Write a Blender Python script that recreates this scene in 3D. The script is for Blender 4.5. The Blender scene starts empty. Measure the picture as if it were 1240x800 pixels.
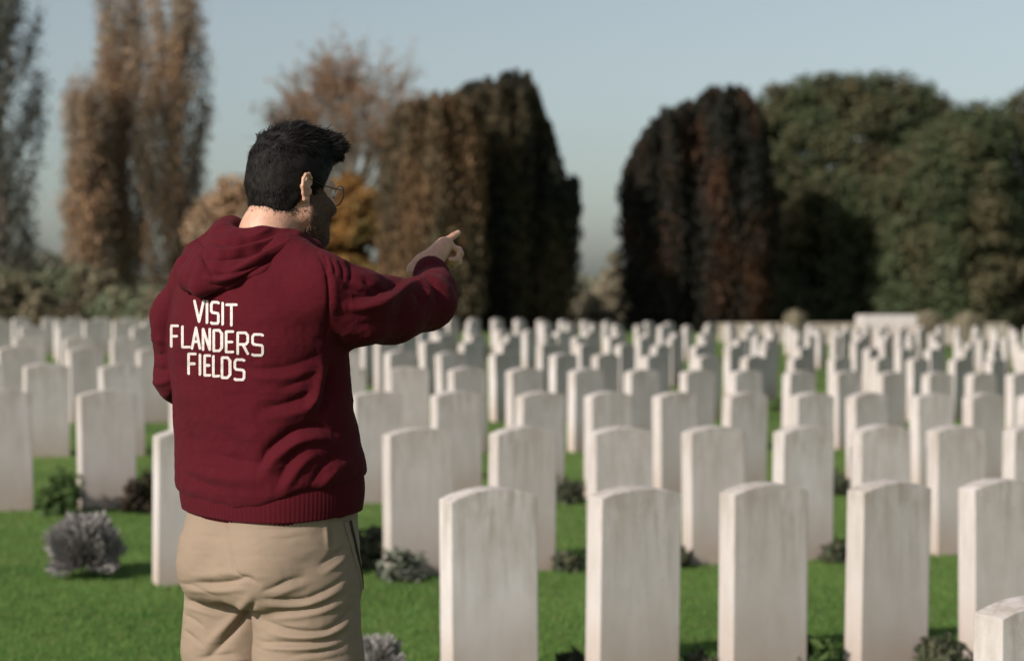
import bpy, bmesh, math, random
import numpy as np
from mathutils import Vector, Matrix, noise as mnoise
from mathutils.bvhtree import BVHTree

random.seed(7)
rng = np.random.default_rng(11)
SC = bpy.context.scene
COL = SC.collection
R = math.radians

# ------------------------------------------------------------------ camera
FPX = 2067.0                      # focal length in pixels of a 1240 wide frame
PITCH = math.atan(57.0 / FPX)
CAMZ = 1.63
cam_d = bpy.data.cameras.new("camera")
cam = bpy.data.objects.new("camera", cam_d)
COL.objects.link(cam)
cam.location = (0, 0, CAMZ)
cam.rotation_euler = (math.pi / 2 - PITCH, 0, 0)
cam_d.sensor_width = 36.0
cam_d.lens = 36.0 * FPX / 1240.0
cam_d.clip_start = 0.1
cam_d.clip_end = 3000.0
cam_d.dof.use_dof = True
cam_d.dof.focus_distance = 3.60
cam_d.dof.aperture_fstop = 3.0
cam_d.dof.aperture_blades = 0
SC.camera = cam

# ------------------------------------------------------------------ light
SUN_AZ, SUN_EL = R(46), R(29.5)     # azimuth from -X towards the camera side
S = Vector((-math.cos(SUN_AZ) * math.cos(SUN_EL), -math.sin(SUN_AZ) * math.cos(SUN_EL), math.sin(SUN_EL)))
W = bpy.data.worlds.new("World")
SC.world = W
W.use_nodes = True
nt = W.node_tree
nt.nodes.clear()
out = nt.nodes.new('ShaderNodeOutputWorld')
bg = nt.nodes.new('ShaderNodeBackground')
sky = nt.nodes.new('ShaderNodeTexSky')
sky.sky_type = 'NISHITA'
sky.sun_disc = False
sky.sun_elevation = SUN_EL
sky.sun_rotation = math.atan2(S.x, S.y)
sky.air_density = 1.0
sky.dust_density = 1.7
sky.ozone_density = 1.5
hs = nt.nodes.new('ShaderNodeHueSaturation')
hs.inputs['Saturation'].default_value = 0.48
nt.links.new(sky.outputs[0], hs.inputs['Color'])
tint = nt.nodes.new('ShaderNodeMix')
tint.data_type = 'RGBA'; tint.blend_type = 'MULTIPLY'; tint.inputs[0].default_value = 1.0
tint.inputs[7].default_value = (0.985, 1.045, 1.025, 1)
nt.links.new(hs.outputs[0], tint.inputs[6])
nt.links.new(tint.outputs[2], bg.inputs[0])
bg.inputs[1].default_value = 0.077
nt.links.new(bg.outputs[0], out.inputs[0])
sl = bpy.data.lights.new("sun", 'SUN')
sl.energy = 4.2
sl.angle = R(0.5)
sl.color = (1.0, 0.93, 0.82)
so = bpy.data.objects.new("sun", sl)
COL.objects.link(so)
so.location = (-20, -12, 30)
so.rotation_euler = S.to_track_quat('Z', 'Y').to_euler()

vs = SC.view_settings
vs.view_transform = 'Standard'
vs.look = 'None'
vs.exposure = 0.38
vs.gamma = 1.0
vs.use_curve_mapping = False
SC.render.engine = 'CYCLES'
SC.cycles.use_denoising = True
SC.cycles.max_bounces = 8

# ------------------------------------------------------------------ projection helpers
CP, SP = math.cos(PITCH), math.sin(PITCH)

def at(px, py, Y):
    dx = (px - 620.0) / FPX
    dy = -(py - 400.0) / FPX
    d = Vector((dx, CP + dy * SP, -SP + dy * CP))
    return Vector((0, 0, CAMZ)) + d * (Y / d.y)

def project(P):
    P = np.asarray(P, dtype=np.float64)
    x, y, z = P[:, 0], P[:, 1], P[:, 2] - CAMZ
    D = y * CP - z * SP
    return 620 + FPX * x / D, 400 - FPX * (y * SP + z * CP) / D

def sstep(a, b, x):
    t = np.clip((x - a) / (b - a), 0, 1)
    return t * t * (3 - 2 * t)

def ground_z(X, Y):
    X = np.asarray(X, float); Y = np.asarray(Y, float)
    s = -0.03 * 16 * np.tanh(X / 16)
    rise = 0.088 * sstep(5.4, 4.1, Y) * sstep(0.7, 0.1, X)
    # the far rows lie a little lower and level out on the left
    s = s * (1 - 0.62 * sstep(14, 40, Y) * sstep(0.5, -4, X)) - 0.07 * sstep(14, 45, Y)
    return s + rise

def gz(x, y):
    return float(ground_z(x, y))

# ------------------------------------------------------------------ numpy value noise
_lat = np.random.default_rng(5).random((32, 32, 32)).astype(np.float32)

def vnoise(P, scale):
    q = np.asarray(P, dtype=np.float64) * scale + 100.0
    i = np.floor(q).astype(int)
    f = q - i
    f = f * f * (3 - 2 * f)
    r = 0
    for dx in (0, 1):
        for dy in (0, 1):
            for dz in (0, 1):
                w = (f[:, 0] if dx else 1 - f[:, 0]) * (f[:, 1] if dy else 1 - f[:, 1]) * (f[:, 2] if dz else 1 - f[:, 2])
                r = r + w * _lat[(i[:, 0] + dx) % 32, (i[:, 1] + dy) % 32, (i[:, 2] + dz) % 32]
    return r * 2 - 1

# ------------------------------------------------------------------ object helpers
def tag(o, label=None, cat=None, group=None, kind=None):
    if label: o['label'] = label
    if cat: o['category'] = cat
    if group: o['group'] = group
    if kind: o['kind'] = kind
    return o

def empty(name, loc):
    o = bpy.data.objects.new(name, None)
    COL.objects.link(o)
    o.location = loc
    o.empty_display_size = 0.2
    return o

def mesh_np(name, V, F, mat, parent=None, smooth=True, loc=None):
    V = np.asarray(V, dtype=np.float32)
    F = np.asarray(F, dtype=np.int32)
    m = bpy.data.meshes.new(name)
    base = Vector((0, 0, 0))
    if parent is not None:
        b = parent
        while b is not None:
            base = base + b.location
            b = b.parent
    if loc is not None:
        base = Vector(loc)
    V = V - np.array(base, dtype=np.float32)[None]
    k = F.shape[1]
    m.vertices.add(len(V))
    m.vertices.foreach_set('co', V.ravel())
    m.loops.add(F.size)
    m.loops.foreach_set('vertex_index', F.ravel())
    m.polygons.add(len(F))
    m.polygons.foreach_set('loop_start', np.arange(0, F.size, k, dtype=np.int32))
    m.update(calc_edges=True)
    if smooth:
        m.polygons.foreach_set('use_smooth', np.ones(len(F), dtype=bool))
    m.validate()
    if mat: m.materials.append(mat)
    o = bpy.data.objects.new(name, m)
    COL.objects.link(o)
    if parent is not None: o.parent = parent
    if loc is not None: o.location = loc
    return o

# ------------------------------------------------------------------ material helpers
def mat_new(name):
    m = bpy.data.materials.new(name)
    m.use_nodes = True
    n = m.node_tree
    return m, n, n.nodes['Principled BSDF']

def N(n, typ, **kw):
    x = n.nodes.new(typ)
    for k, v in kw.items():
        if k in x.inputs: x.inputs[k].default_value = v
        else: setattr(x, k, v)
    return x

def ramp(n, stops, fac=None, interp='LINEAR'):
    r = n.nodes.new('ShaderNodeValToRGB')
    r.color_ramp.interpolation = interp
    e = r.color_ramp.elements
    while len(e) < len(stops): e.new(0.5)
    for i, (p, c) in enumerate(stops):
        e[i].position = p
        e[i].color = (c[0], c[1], c[2], 1)
    if fac is not None: n.links.new(fac, r.inputs[0])
    return r

def mixc(n, fac, a, b, mode='MIX'):
    m = n.nodes.new('ShaderNodeMix')
    m.data_type = 'RGBA'
    m.blend_type = mode
    for sock, v in ((m.inputs[0], fac), (m.inputs[6], a), (m.inputs[7], b)):
        if isinstance(v, (int, float)): sock.default_value = v
        elif isinstance(v, tuple): sock.default_value = (v[0], v[1], v[2], 1)
        else: n.links.new(v, sock)
    return m.outputs[2]

def coords(n, scale=(1, 1, 1), kind='Object', rand=0.0):
    tc = n.nodes.new('ShaderNodeTexCoord')
    mp = n.nodes.new('ShaderNodeMapping')
    mp.inputs['Scale'].default_value = scale
    n.links.new(tc.outputs[kind], mp.inputs['Vector'])
    if rand:
        oi = n.nodes.new('ShaderNodeObjectInfo')
        mu = N(n, 'ShaderNodeMath', operation='MULTIPLY'); mu.inputs[1].default_value = rand
        n.links.new(oi.outputs['Random'], mu.inputs[0])
        cx = n.nodes.new('ShaderNodeCombineXYZ')
        n.links.new(mu.outputs[0], cx.inputs[0]); n.links.new(mu.outputs[0], cx.inputs[1]); n.links.new(mu.outputs[0], cx.inputs[2])
        n.links.new(cx.outputs[0], mp.inputs['Location'])
    return mp.outputs[0]

def noise(n, vec, scale, detail=4, rough=0.55):
    t = N(n, 'ShaderNodeTexNoise')
    t.inputs['Scale'].default_value = scale
    t.inputs['Detail'].default_value = detail
    t.inputs['Roughness'].default_value = rough
    n.links.new(vec, t.inputs['Vector'])
    return t.outputs['Fac']

def bump(n, p, h, strength, dist):
    b = n.nodes.new('ShaderNodeBump')
    b.inputs['Strength'].default_value = strength
    b.inputs['Distance'].default_value = dist
    n.links.new(h, b.inputs['Height'])
    n.links.new(b.outputs[0], p.inputs['Normal'])
    return b

# headstone: Portland stone, weathered in vertical streaks, soil splash at the foot, lichen on the shoulder
def stone_material():
    m, n, p = mat_new("weathered_portland_stone")
    v1 = coords(n, (1, 1, 1), rand=37.0)
    vst = coords(n, (1, 1, 0.12), rand=91.0)
    blot = noise(n, v1, 5, 6)
    streak = noise(n, vst, 28, 4, 0.6)
    fine = noise(n, v1, 160, 3)
    oi = n.nodes.new('ShaderNodeObjectInfo')
    basec = ramp(n, [(0.0, (0.50, 0.455, 0.455)), (0.5, (0.545, 0.50, 0.505)), (1.0, (0.585, 0.545, 0.555))], oi.outputs['Random'])
    c = mixc(n, ramp(n, [(0.35, (0, 0, 0)), (0.75, (0.55, 0.55, 0.55))], blot).outputs[0], basec.outputs[0], (0.42, 0.37, 0.365))
    tc = n.nodes.new('ShaderNodeTexCoord')
    sx = n.nodes.new('ShaderNodeSeparateXYZ')
    n.links.new(tc.outputs['Object'], sx.inputs[0])
    # streaks are strongest below the top edge
    top = ramp(n, [(0.30, (0.12, 0.12, 0.12)), (0.80, (1, 1, 1))], sx.outputs['Z'])
    sm = mixc(n, 1.0, ramp(n, [(0.46, (0, 0, 0)), (0.68, (0.85, 0.85, 0.85))], streak).outputs[0], top.outputs[0], 'MULTIPLY')
    c = mixc(n, sm, c, (0.31, 0.265, 0.235))
    band = mixc(n, 1.0, ramp(n, [(0.45, (0, 0, 0)), (0.65, (0.7, 0.7, 0.7))], noise(n, coords(n, (1, 1, 0.5), rand=53.0), 13, 5, 0.65)).outputs[0], ramp(n, [(0.55, (0, 0, 0)), (0.80, (1, 1, 1))], sx.outputs['Z']).outputs[0], 'MULTIPLY')
    c = mixc(n, band, c, (0.30, 0.25, 0.215))
    wr_ = ramp(n, [(0.0, (0.10, 0.10, 0.10)), (1.0, (0.95, 0.95, 0.95))], noise(n, coords(n, (0, 0, 0), rand=211.0), 1.0, 0)).outputs[0]
    c = mixc(n, mixc(n, 1.0, wr_, ramp(n, [(0.40, (0.15, 0.15, 0.15)), (0.62, (0.75, 0.75, 0.75))], noise(n, coords(n, (1, 1, 0.35), rand=17.0), 7, 5, 0.6)).outputs[0], 'MULTIPLY'), c, (0.36, 0.32, 0.29))
    # soil splash at the foot
    ad = N(n, 'ShaderNodeMath', operation='MULTIPLY_ADD'); ad.inputs[1].default_value = 0.5; 
    n.links.new(blot, ad.inputs[0]); n.links.new(sx.outputs['Z'], ad.inputs[2])
    foot = ramp(n, [(0.24, (0.8, 0.8, 0.8)), (0.60, (0, 0, 0))], ad.outputs[0])
    c = mixc(n, foot.outputs[0], c, (0.36, 0.275, 0.23))
    # lichen spots
    lic = noise(n, v1, 34, 3)
    c = mixc(n, ramp(n, [(0.66, (0, 0, 0)), (0.72, (0.5, 0.5, 0.5))], lic).outputs[0], c, (0.33, 0.30, 0.24))
    c = mixc(n, 0.10, c, fine, 'OVERLAY')
    n.links.new(c, p.inputs['Base Color'])
    p.inputs['Roughness'].default_value = 0.9
    p.inputs['Specular IOR Level'].default_value = 0.2
    hm = mixc(n, 0.5, fine, blot)
    bump(n, p, hm, 0.35, 0.004)
    return m

def leaf_material(name, stops, big=None, rough=0.7, trans=0.25, bigscale=0.6, patch=(0.42, 0.60)):
    """stops over the random value of each leaf; big = colour of whole patches of the crown"""
    m, n, p = mat_new(name)
    g = n.nodes.new('ShaderNodeNewGeometry')
    c = ramp(n, stops, g.outputs['Random Per Island']).outputs[0]
    if big:
        v = coords(n, (1, 1, 0.45))
        f = ramp(n, [(patch[0], (0, 0, 0)), (patch[1], (1, 1, 1))], noise(n, v, bigscale, 3)).outputs[0]
        c2 = ramp(n, big, g.outputs['Random Per Island']).outputs[0]
        c = mixc(n, f, c, c2)
    n.links.new(c, p.inputs['Base Color'])
    p.inputs['Roughness'].default_value = rough
    p.inputs['Specular IOR Level'].default_value = 0.25
    if trans:
        tr = n.nodes.new('ShaderNodeBsdfTranslucent')
        n.links.new(c, tr.inputs['Color'])
        mx = n.nodes.new('ShaderNodeMixShader')
        mx.inputs[0].default_value = trans
        o = n.nodes['Material Output']
        n.links.new(p.outputs[0], mx.inputs[1]); n.links.new(tr.outputs[0], mx.inputs[2])
        n.links.new(mx.outputs[0], o.inputs[0])
    return m

def bark_material(name, a, b):
    m, n, p = mat_new(name)
    v = coords(n, (1, 1, 0.2))
    f = noise(n, v, 9, 5)
    n.links.new(ramp(n, [(0.3, a), (0.7, b)], f).outputs[0], p.inputs['Base Color'])
    p.inputs['Roughness'].default_value = 0.9
    bump(n, p, f, 0.6, 0.03)
    return m

M_STONE = stone_material()

# ------------------------------------------------------------------ ground
def grass_ground_material():
    m, n, p = mat_new("mown_lawn")
    v = coords(n)
    big = ramp(n, [(0.35, (0, 0, 0)), (0.65, (1, 1, 1))], noise(n, v, 0.9, 4)).outputs[0]
    mid = noise(n, v, 7, 5)
    fin = noise(n, v, 90, 3)
    c = mixc(n, big, (0.05, 0.110, 0.024), (0.145, 0.235, 0.060))
    c = mixc(n, ramp(n, [(0.35, (0, 0, 0)), (0.7, (1, 1, 1))], mid).outputs[0], c, (0.115, 0.145, 0.045))
    c = mixc(n, 0.35, c, ramp(n, [(0.3, (0.25, 0.25, 0.25)), (0.7, (0.8, 0.8, 0.8))], fin).outputs[0], 'OVERLAY')
    n.links.new(c, p.inputs['Base Color'])
    p.inputs['Roughness'].default_value = 0.9
    p.inputs['Specular IOR Level'].default_value = 0.1
    bump(n, p, mixc(n, 0.5, mid, fin), 0.8, 0.03)
    return m

xs = np.unique(np.concatenate([np.linspace(-700, -45, 14), np.linspace(-45, -6, 40), np.linspace(-6, 6, 61), np.linspace(6, 45, 40), np.linspace(45, 700, 14)]))
ys = np.unique(np.concatenate([np.linspace(-60, -2, 10), np.linspace(-2, 12, 71), np.linspace(12, 80, 50), np.linspace(80, 1500, 14)]))
GX, GY = np.meshgrid(xs, ys, indexing='ij')
GV = np.stack([GX, GY, ground_z(GX, GY)], -1).reshape(-1, 3)
ni, nj = len(xs), len(ys)
I, J = np.meshgrid(np.arange(ni - 1), np.arange(nj - 1), indexing='ij')
i0 = (I * nj + J).ravel()
GF = np.stack([i0, i0 + nj, i0 + nj + 1, i0 + 1], -1)
tag(mesh_np("ground", GV, GF, grass_ground_material()), kind='structure')

# blades of the lawn, denser where the camera looks closest
def ground_hit(px, py):
    dx = (px - 620) / FPX; dy = -(py - 400) / FPX
    dY = CP + dy * SP; dZ = -SP + dy * CP
    z = np.zeros_like(px)
    for _ in range(4):
        t = (z - CAMZ) / dZ
        X = dx * t; Y = dY * t
        z = ground_z(X, Y)
    return X, Y, z

def grass_blades(n):
    px = rng.uniform(-160, 1400, n)
    py = 470 + 400 * rng.random(n) ** 0.8
    X, Y, Z = ground_hit(px, py)
    k = (Y < 26)
    X, Y, Z = X[k], Y[k], Z[k]
    n = len(X)
    a = rng.uniform(0, 2 * np.pi, n)
    sc = 0.6 + Y / 14.0
    w = rng.uniform(0.0018, 0.0035, n) * sc
    h = rng.uniform(0.012, 0.032, n) * (0.85 + 0.15 * sc)
    lean = rng.uniform(0, 0.022, n); la = rng.uniform(0, 2 * np.pi, n)
    B = np.stack([X, Y, Z - 0.004], -1)
    D = np.stack([np.cos(a), np.sin(a), 0 * a], -1) * w[:, None]
    T = B + np.stack([np.cos(la) * lean, np.sin(la) * lean, h], -1)
    V = np.stack([B - D, B + D, T], 1).reshape(-1, 3)
    F = np.arange(3 * n).reshape(-1, 3)
    m = leaf_material("grass_blade", [(0, (0.070, 0.155, 0.032)), (0.6, (0.125, 0.235, 0.055)), (0.93, (0.175, 0.275, 0.075)), (1, (0.22, 0.20, 0.10))], trans=0.4)
    o = mesh_np("grass", V, F, m, smooth=False)
    tag(o, "short mown green grass between the rows of headstones", "grass", kind='stuff')

grass_blades(230000)

# ------------------------------------------------------------------ headstones
ROW_TAN = math.tan(R(22))
FACE_YAW = R(27)

def headstone_mesh(w, h, t, rise, jit, seed):
    r = random.Random(seed)
    bm = bmesh.new()
    k = 14
    prof = [(-w / 2, -0.12), (w / 2, -0.12), (w / 2, h - rise)]
    for i in range(1, k):
        u = 1 - 2 * i / k
        prof.append((u * w / 2, h - rise + rise * (1 - u * u)))
    prof.append((-w / 2, h - rise))
    fr = [bm.verts.new((x, -t / 2, z)) for x, z in prof]
    bk = [bm.verts.new((x, t / 2, z)) for x, z in prof]
    bm.faces.new(fr)
    bm.faces.new(bk[::-1])
    L = len(prof)
    for i in range(L):
        j = (i + 1) % L
        bm.faces.new((fr[j], fr[i], bk[i], bk[j]))
    bmesh.ops.recalc_face_normals(bm, faces=bm.faces)
    ed = [e for e in bm.edges if len(e.link_faces) == 2 and e.calc_face_angle() > 0.5]
    bmesh.ops.bevel(bm, geom=ed, offset=0.0045, segments=2, affect='EDGES', profile=0.6)
    for v in bm.verts:
        v.co.x += r.uniform(-jit, jit); v.co.y += r.uniform(-jit, jit); v.co.z += r.uniform(-jit, jit)
    m = bpy.data.meshes.new("headstone")
    bm.to_mesh(m); bm.free()
    for p in m.polygons: p.use_smooth = False
    m.materials.append(M_STONE)
    return m

STONES = [headstone_mesh(0.381, 0.815, 0.113, 0.034, 0.0006, 1), headstone_mesh(0.379, 0.820, 0.113, 0.040, 0.0008, 2),
          headstone_mesh(0.384, 0.812, 0.113, 0.030, 0.0007, 3), headstone_mesh(0.380, 0.818, 0.113, 0.036, 0.0009, 4)]
Y0 = [4.13, 6.86, 9.74, 12.94, 16.6, 20.4, 24.2, 27.9, 31.6, 35.2, 38.8, 42.5, 46.2]
ROWPX = {
    0: [1175],
    1: [532, 707, 868, 1020, 1160],
    2: [185, 465, 591, 712, 827, 935, 1031, 1123, 1213],
    3: [-32, 95, 425, 521, 622, 707, 790, 872, 954, 1024, 1103, 1164, 1228],
    4: [-50, 28, 121, 542, 612, 686, 754, 821, 880, 945, 1004, 1057, 1113, 1166, 1216],
    5: [-2, 83, 166, 464, 528, 591, 663, 714, 775, 838, 893, 948, 1000, 1050, 1094, 1143, 1189, 1233],
}
ORD = ["first", "second", "third", "fourth", "fifth", "sixth", "seventh", "eighth", "ninth", "tenth", "eleventh", "twelfth",
       "thirteenth", "fourteenth", "fifteenth", "sixteenth", "seventeenth", "eighteenth", "nineteenth", "twentieth"]
ROWNAME = ["foremost row", "front row", "second row", "third row", "fourth row", "fifth row"]
n_stone = 0
stone_pos = []

def put_stone(X, Y, label, group, zoff=0.0, tilt=0.8, yaw=FACE_YAW):
    global n_stone
    o = bpy.data.objects.new("headstone", STONES[n_stone % 4] if n_stone < 4 else STONES[random.randrange(4)])
    COL.objects.link(o)
    o.location = (X, Y, gz(X, Y) + zoff)
    o.rotation_euler = (R(random.gauss(0, tilt)), R(random.gauss(0, tilt * 0.5)), yaw + R(random.gauss(0, 1.3)))
    tag(o, label, "headstone", group)
    stone_pos.append((X, Y))
    n_stone += 1
    return o

SPECIAL = {
    (0, 0): "pale headstone cut by the bottom right corner, the closest one to the camera",
    (1, 0): "streaked white headstone in the front row, nearest to the man's trousers",
    (1, 1): "white headstone with dark specks under its top, second after the man in the front row",
    (1, 2): "clean faced white headstone in the front row, third after the man",
    (1, 3): "white headstone in the front row, fourth after the man, streaked below its top",
    (1, 4): "white front row headstone at the right edge, standing behind the closest one",
    (2, 0): "narrow looking white headstone half hidden behind the man's left hip",
    (2, 1): "white headstone with grey plants at its foot, just right of the hoodie's hem",
    (3, 0): "white headstone cut off by the left edge of the photo above the lawn",
    (3, 1): "white headstone standing behind the round grey lavender bush",
}
for r, lst in ROWPX.items():
    seen = 0
    for c, pxl in enumerate(lst):
        m = (pxl - 620) / FPX
        Y = Y0[r] / (1 - ROW_TAN * m)
        if r == 0: Y = 4.64
        X = m * Y + 0.19 + (0.01 if r < 2 else 0)
        side = "left of" if pxl < 320 else "right of"
        if (r, c) in SPECIAL:
            lab = SPECIAL[(r, c)]
        elif pxl < 320:
            k = sum(1 for q in lst[:c] if q < 320)
            lab = f"white headstone left of the man, {ORD[k]} from the photo's left edge in the {ROWNAME[r]}"
        else:
            k = sum(1 for q in lst[:c] if q >= 320)
            lab = f"white headstone, {ORD[k]} to the right of the man in the {ROWNAME[r]}"
        put_stone(X, Y, lab, "rows of white headstones", yaw=FACE_YAW + R([0, 0, 0, 4, 9, 18][r]) * min(1, max(0, (pxl + 300) / 1000)))

# the rows run on behind the man
for r, lst in {2: [325], 3: [205, 315], 4: [214, 305, 392, 470], 5: [246, 322, 395]}.items():
    for pxl in lst:
        m = (pxl - 620) / FPX
        Y = Y0[r] / (1 - ROW_TAN * m)
        put_stone(m * Y + 0.19, Y, "white headstone hidden or nearly hidden behind the man's back", "headstones behind the man")

# farther rows on a regular spacing with a gap here and there
for r in range(6, 13):
    sp = 0.60 * math.cos(R(22))
    x0 = -0.36 * Y0[r] + random.uniform(0, sp)
    i = 0
    while True:
        X = x0 + i * sp + random.gauss(0, 0.018)
        i += 1
        Y = Y0[r] + ROW_TAN * X + random.gauss(0, 0.03)
        px = 620 + FPX * X / Y
        if px > 1262: break
        if px < -12 or (205 < px < 400 and r > 9): continue
        if px < 200 and r not in (6, 8, 10, 11): continue
        if 400 <= px < 880 and r not in (6, 7, 8, 10, 11): continue
        if r == 12 or random.random() < 0.05: continue
        if n_stone >= 300: break
        nm = ["", "", "", "", "", "", "sixth", "seventh", "eighth", "ninth", "tenth", "eleventh", "last"][r]
        if 190 < px < 400:
            put_stone(X, Y, "white headstone hidden or nearly hidden behind the man's back", "headstones behind the man"); continue
        if px < 320: zone = "left of the man"
        elif px < 715: zone = "below the two left conifers"
        elif px < 955: zone = "below the rusty dark conifer"
        else: zone = "below the leafy green trees"
        yw = R(float(np.interp(px, [150, 450, 620, 1240], [38, 50, 58, 62]))) if r > 6 else R(float(np.interp(px, [150, 450, 700, 1240], [32, 42, 50, 55])))
        put_stone(X, Y, f"small white headstone, {nm} row back, {zone}", f"distant headstones of the {nm} row {zone}", yaw=yw)

# ------------------------------------------------------------------ leaf and branch geometry
def quads_from(C, U, Vv):
    """centres, half axes -> rhombus leaves"""
    P = np.stack([C - U, C + Vv, C + U, C - Vv], 1).reshape(-1, 3)
    return P, np.arange(4 * len(C)).reshape(-1, 4)

def unit(a):
    return a / np.maximum(np.linalg.norm(a, axis=1, keepdims=True), 1e-9)

def rand_dir(n):
    return unit(rng.normal(size=(n, 3)))

def tubes(segs, sides=6):
    """segs: list of polylines [(p, r), ...] -> one mesh of tapered tubes"""
    V, F = [], []
    for pl in segs:
        base = len(V)
        for i, (p, r) in enumerate(pl):
            p = Vector(p)
            if i < len(pl) - 1: d = Vector(pl[i + 1][0]) - p
            else: d = p - Vector(pl[i - 1][0])
            if d.length < 1e-6: d = Vector((0, 0, 1))
            q = d.to_track_quat('Z', 'Y')
            for k in range(sides):
                a = 2 * math.pi * k / sides
                V.append(p + q @ Vector((math.cos(a) * r, math.sin(a) * r, 0)))
        for i in range(len(pl) - 1):
            for k in range(sides):
                a0 = base + i * sides + k; a1 = base + i * sides + (k + 1) % sides
                F.append((a0, a1, a1 + sides, a0 + sides))
    return np.array([tuple(v) for v in V]), np.array(F)

def join(parts):
    V, F, off = [], [], 0
    for v, f in parts:
        V.append(v); F.append(f + off); off += len(v)
    return np.concatenate(V), np.concatenate(F)

def tree(name, label, cat, loc, trunk, crown, mt, mc, group=None, limb=None):
    root = empty(name, loc)
    tag(root, label, cat, group)
    mesh_np("trunk", *trunk, mt, root)
    if crown is not None: mesh_np("crown", *crown, mc, root, smooth=False)
    return root

def outline_fn(pts):
    a = np.array(pts, float)
    return lambda px: np.interp(px, a[:, 0], a[:, 1])

# upright conifers made of flame shaped plumes
def conifer(name, label, cat, outline, Y, nplume, leaves, mc, mt, depth, group=None, hw=(11, 19), size=(0.07, 0.16)):
    sc = FPX / Y
    xl, xr = outline[0][0], outline[-1][0]
    top = outline_fn(outline)
    cx = (xl + xr) / 2
    base = at(cx, 390, Y); bx, by = base.x, Y
    bz = gz(bx, Y)
    Cs, Us, Vs = [], [], []
    rx = (xr - xl) / 2 / sc
    for k in range(nplume):
        h = rng.uniform(*hw) / sc
        q = -1 + 2 * (k + rng.random()) / nplume
        px = cx + q * ((xr - xl) / 2 - h * sc)
        dmax = depth * math.sqrt(max(0.05, 1 - q * q))
        yo = rng.uniform(-1, 1)
        yy = Y + yo * dmax
        tip_py = top(px) + abs(rng.normal(0, 7)) + (1 - math.sqrt(max(0, 1 - yo * yo))) * 22
        x1 = (px - 620) / sc
        z1 = at(px, tip_py, Y).z
        # plumes start low on the trunk and lean outwards
        tip = np.array([x1, yy, z1])
        f = rng.uniform(0.55, 0.9)
        rt = np.array([bx + (x1 - bx) * f, Y + (yy - Y) * f, bz - 0.1 if rng.random() < 0.6 else bz + rng.uniform(0.1, 0.5) * (z1 - bz)])
        n = int(1.7 * leaves * (0.6 + 0.8 * rng.random()) * max(0.4, (tip[2] - rt[2]) / 8))
        t = rng.random(n) ** 0.85
        ang = rng.uniform(0, 2 * np.pi, n)
        prof = np.interp(t, [0, 0.15, 0.45, 0.75, 0.92, 1], [0.75, 1.0, 1.0, 0.80, 0.50, 0.12]) * h * 1.25
        rr = prof * (0.55 + 0.45 * rng.random(n) ** 0.5) * (1 + 0.18 * np.sin(t * 31 + k) + 0.12 * np.sin(t * 67 + ang * 2))
        C = rt[None] * (1 - t[:, None]) + tip[None] * t[:, None]
        O = np.stack([np.cos(ang), np.sin(ang), np.zeros(n)], -1)
        C = C + O * rr[:, None]
        up = unit(np.stack([np.zeros(n), np.zeros(n), np.ones(n)], -1) + O * 0.45 + rng.normal(0, 0.3, (n, 3)))
        side = unit(np.cross(up, O + rng.normal(0, 0.5, (n, 3))))
        s = rng.uniform(*size, n)
        Cs.append(C); Us.append(up * s[:, None]); Vs.append(side * (s * rng.uniform(0.28, 0.5, n))[:, None])
    crown = quads_from(np.concatenate(Cs), np.concatenate(Us), np.concatenate(Vs))
    H = at(cx, top(cx), Y).z - bz
    segs = [[((bx, Y, bz - 0.3), 0.32), ((bx + 0.05, Y, bz + H * 0.3), 0.24), ((bx - 0.05, Y, bz + H * 0.6), 0.14), ((bx, Y, bz + H * 0.85), 0.04)]]
    for k in range(9):
        a = k * 2.4; z = bz + 0.2 + 0.25 * k
        segs.append([((bx, Y, z), 0.12), ((bx + math.cos(a) * rx * 0.5, Y + math.sin(a) * depth * 0.5, z + 1.3), 0.08), ((bx + math.cos(a) * rx * 0.6, Y + math.sin(a) * depth * 0.6, z + 3.0), 0.03)])
    return tree(name, label, cat, (bx, by, bz), tubes(segs), crown, mt, mc, group)

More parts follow.
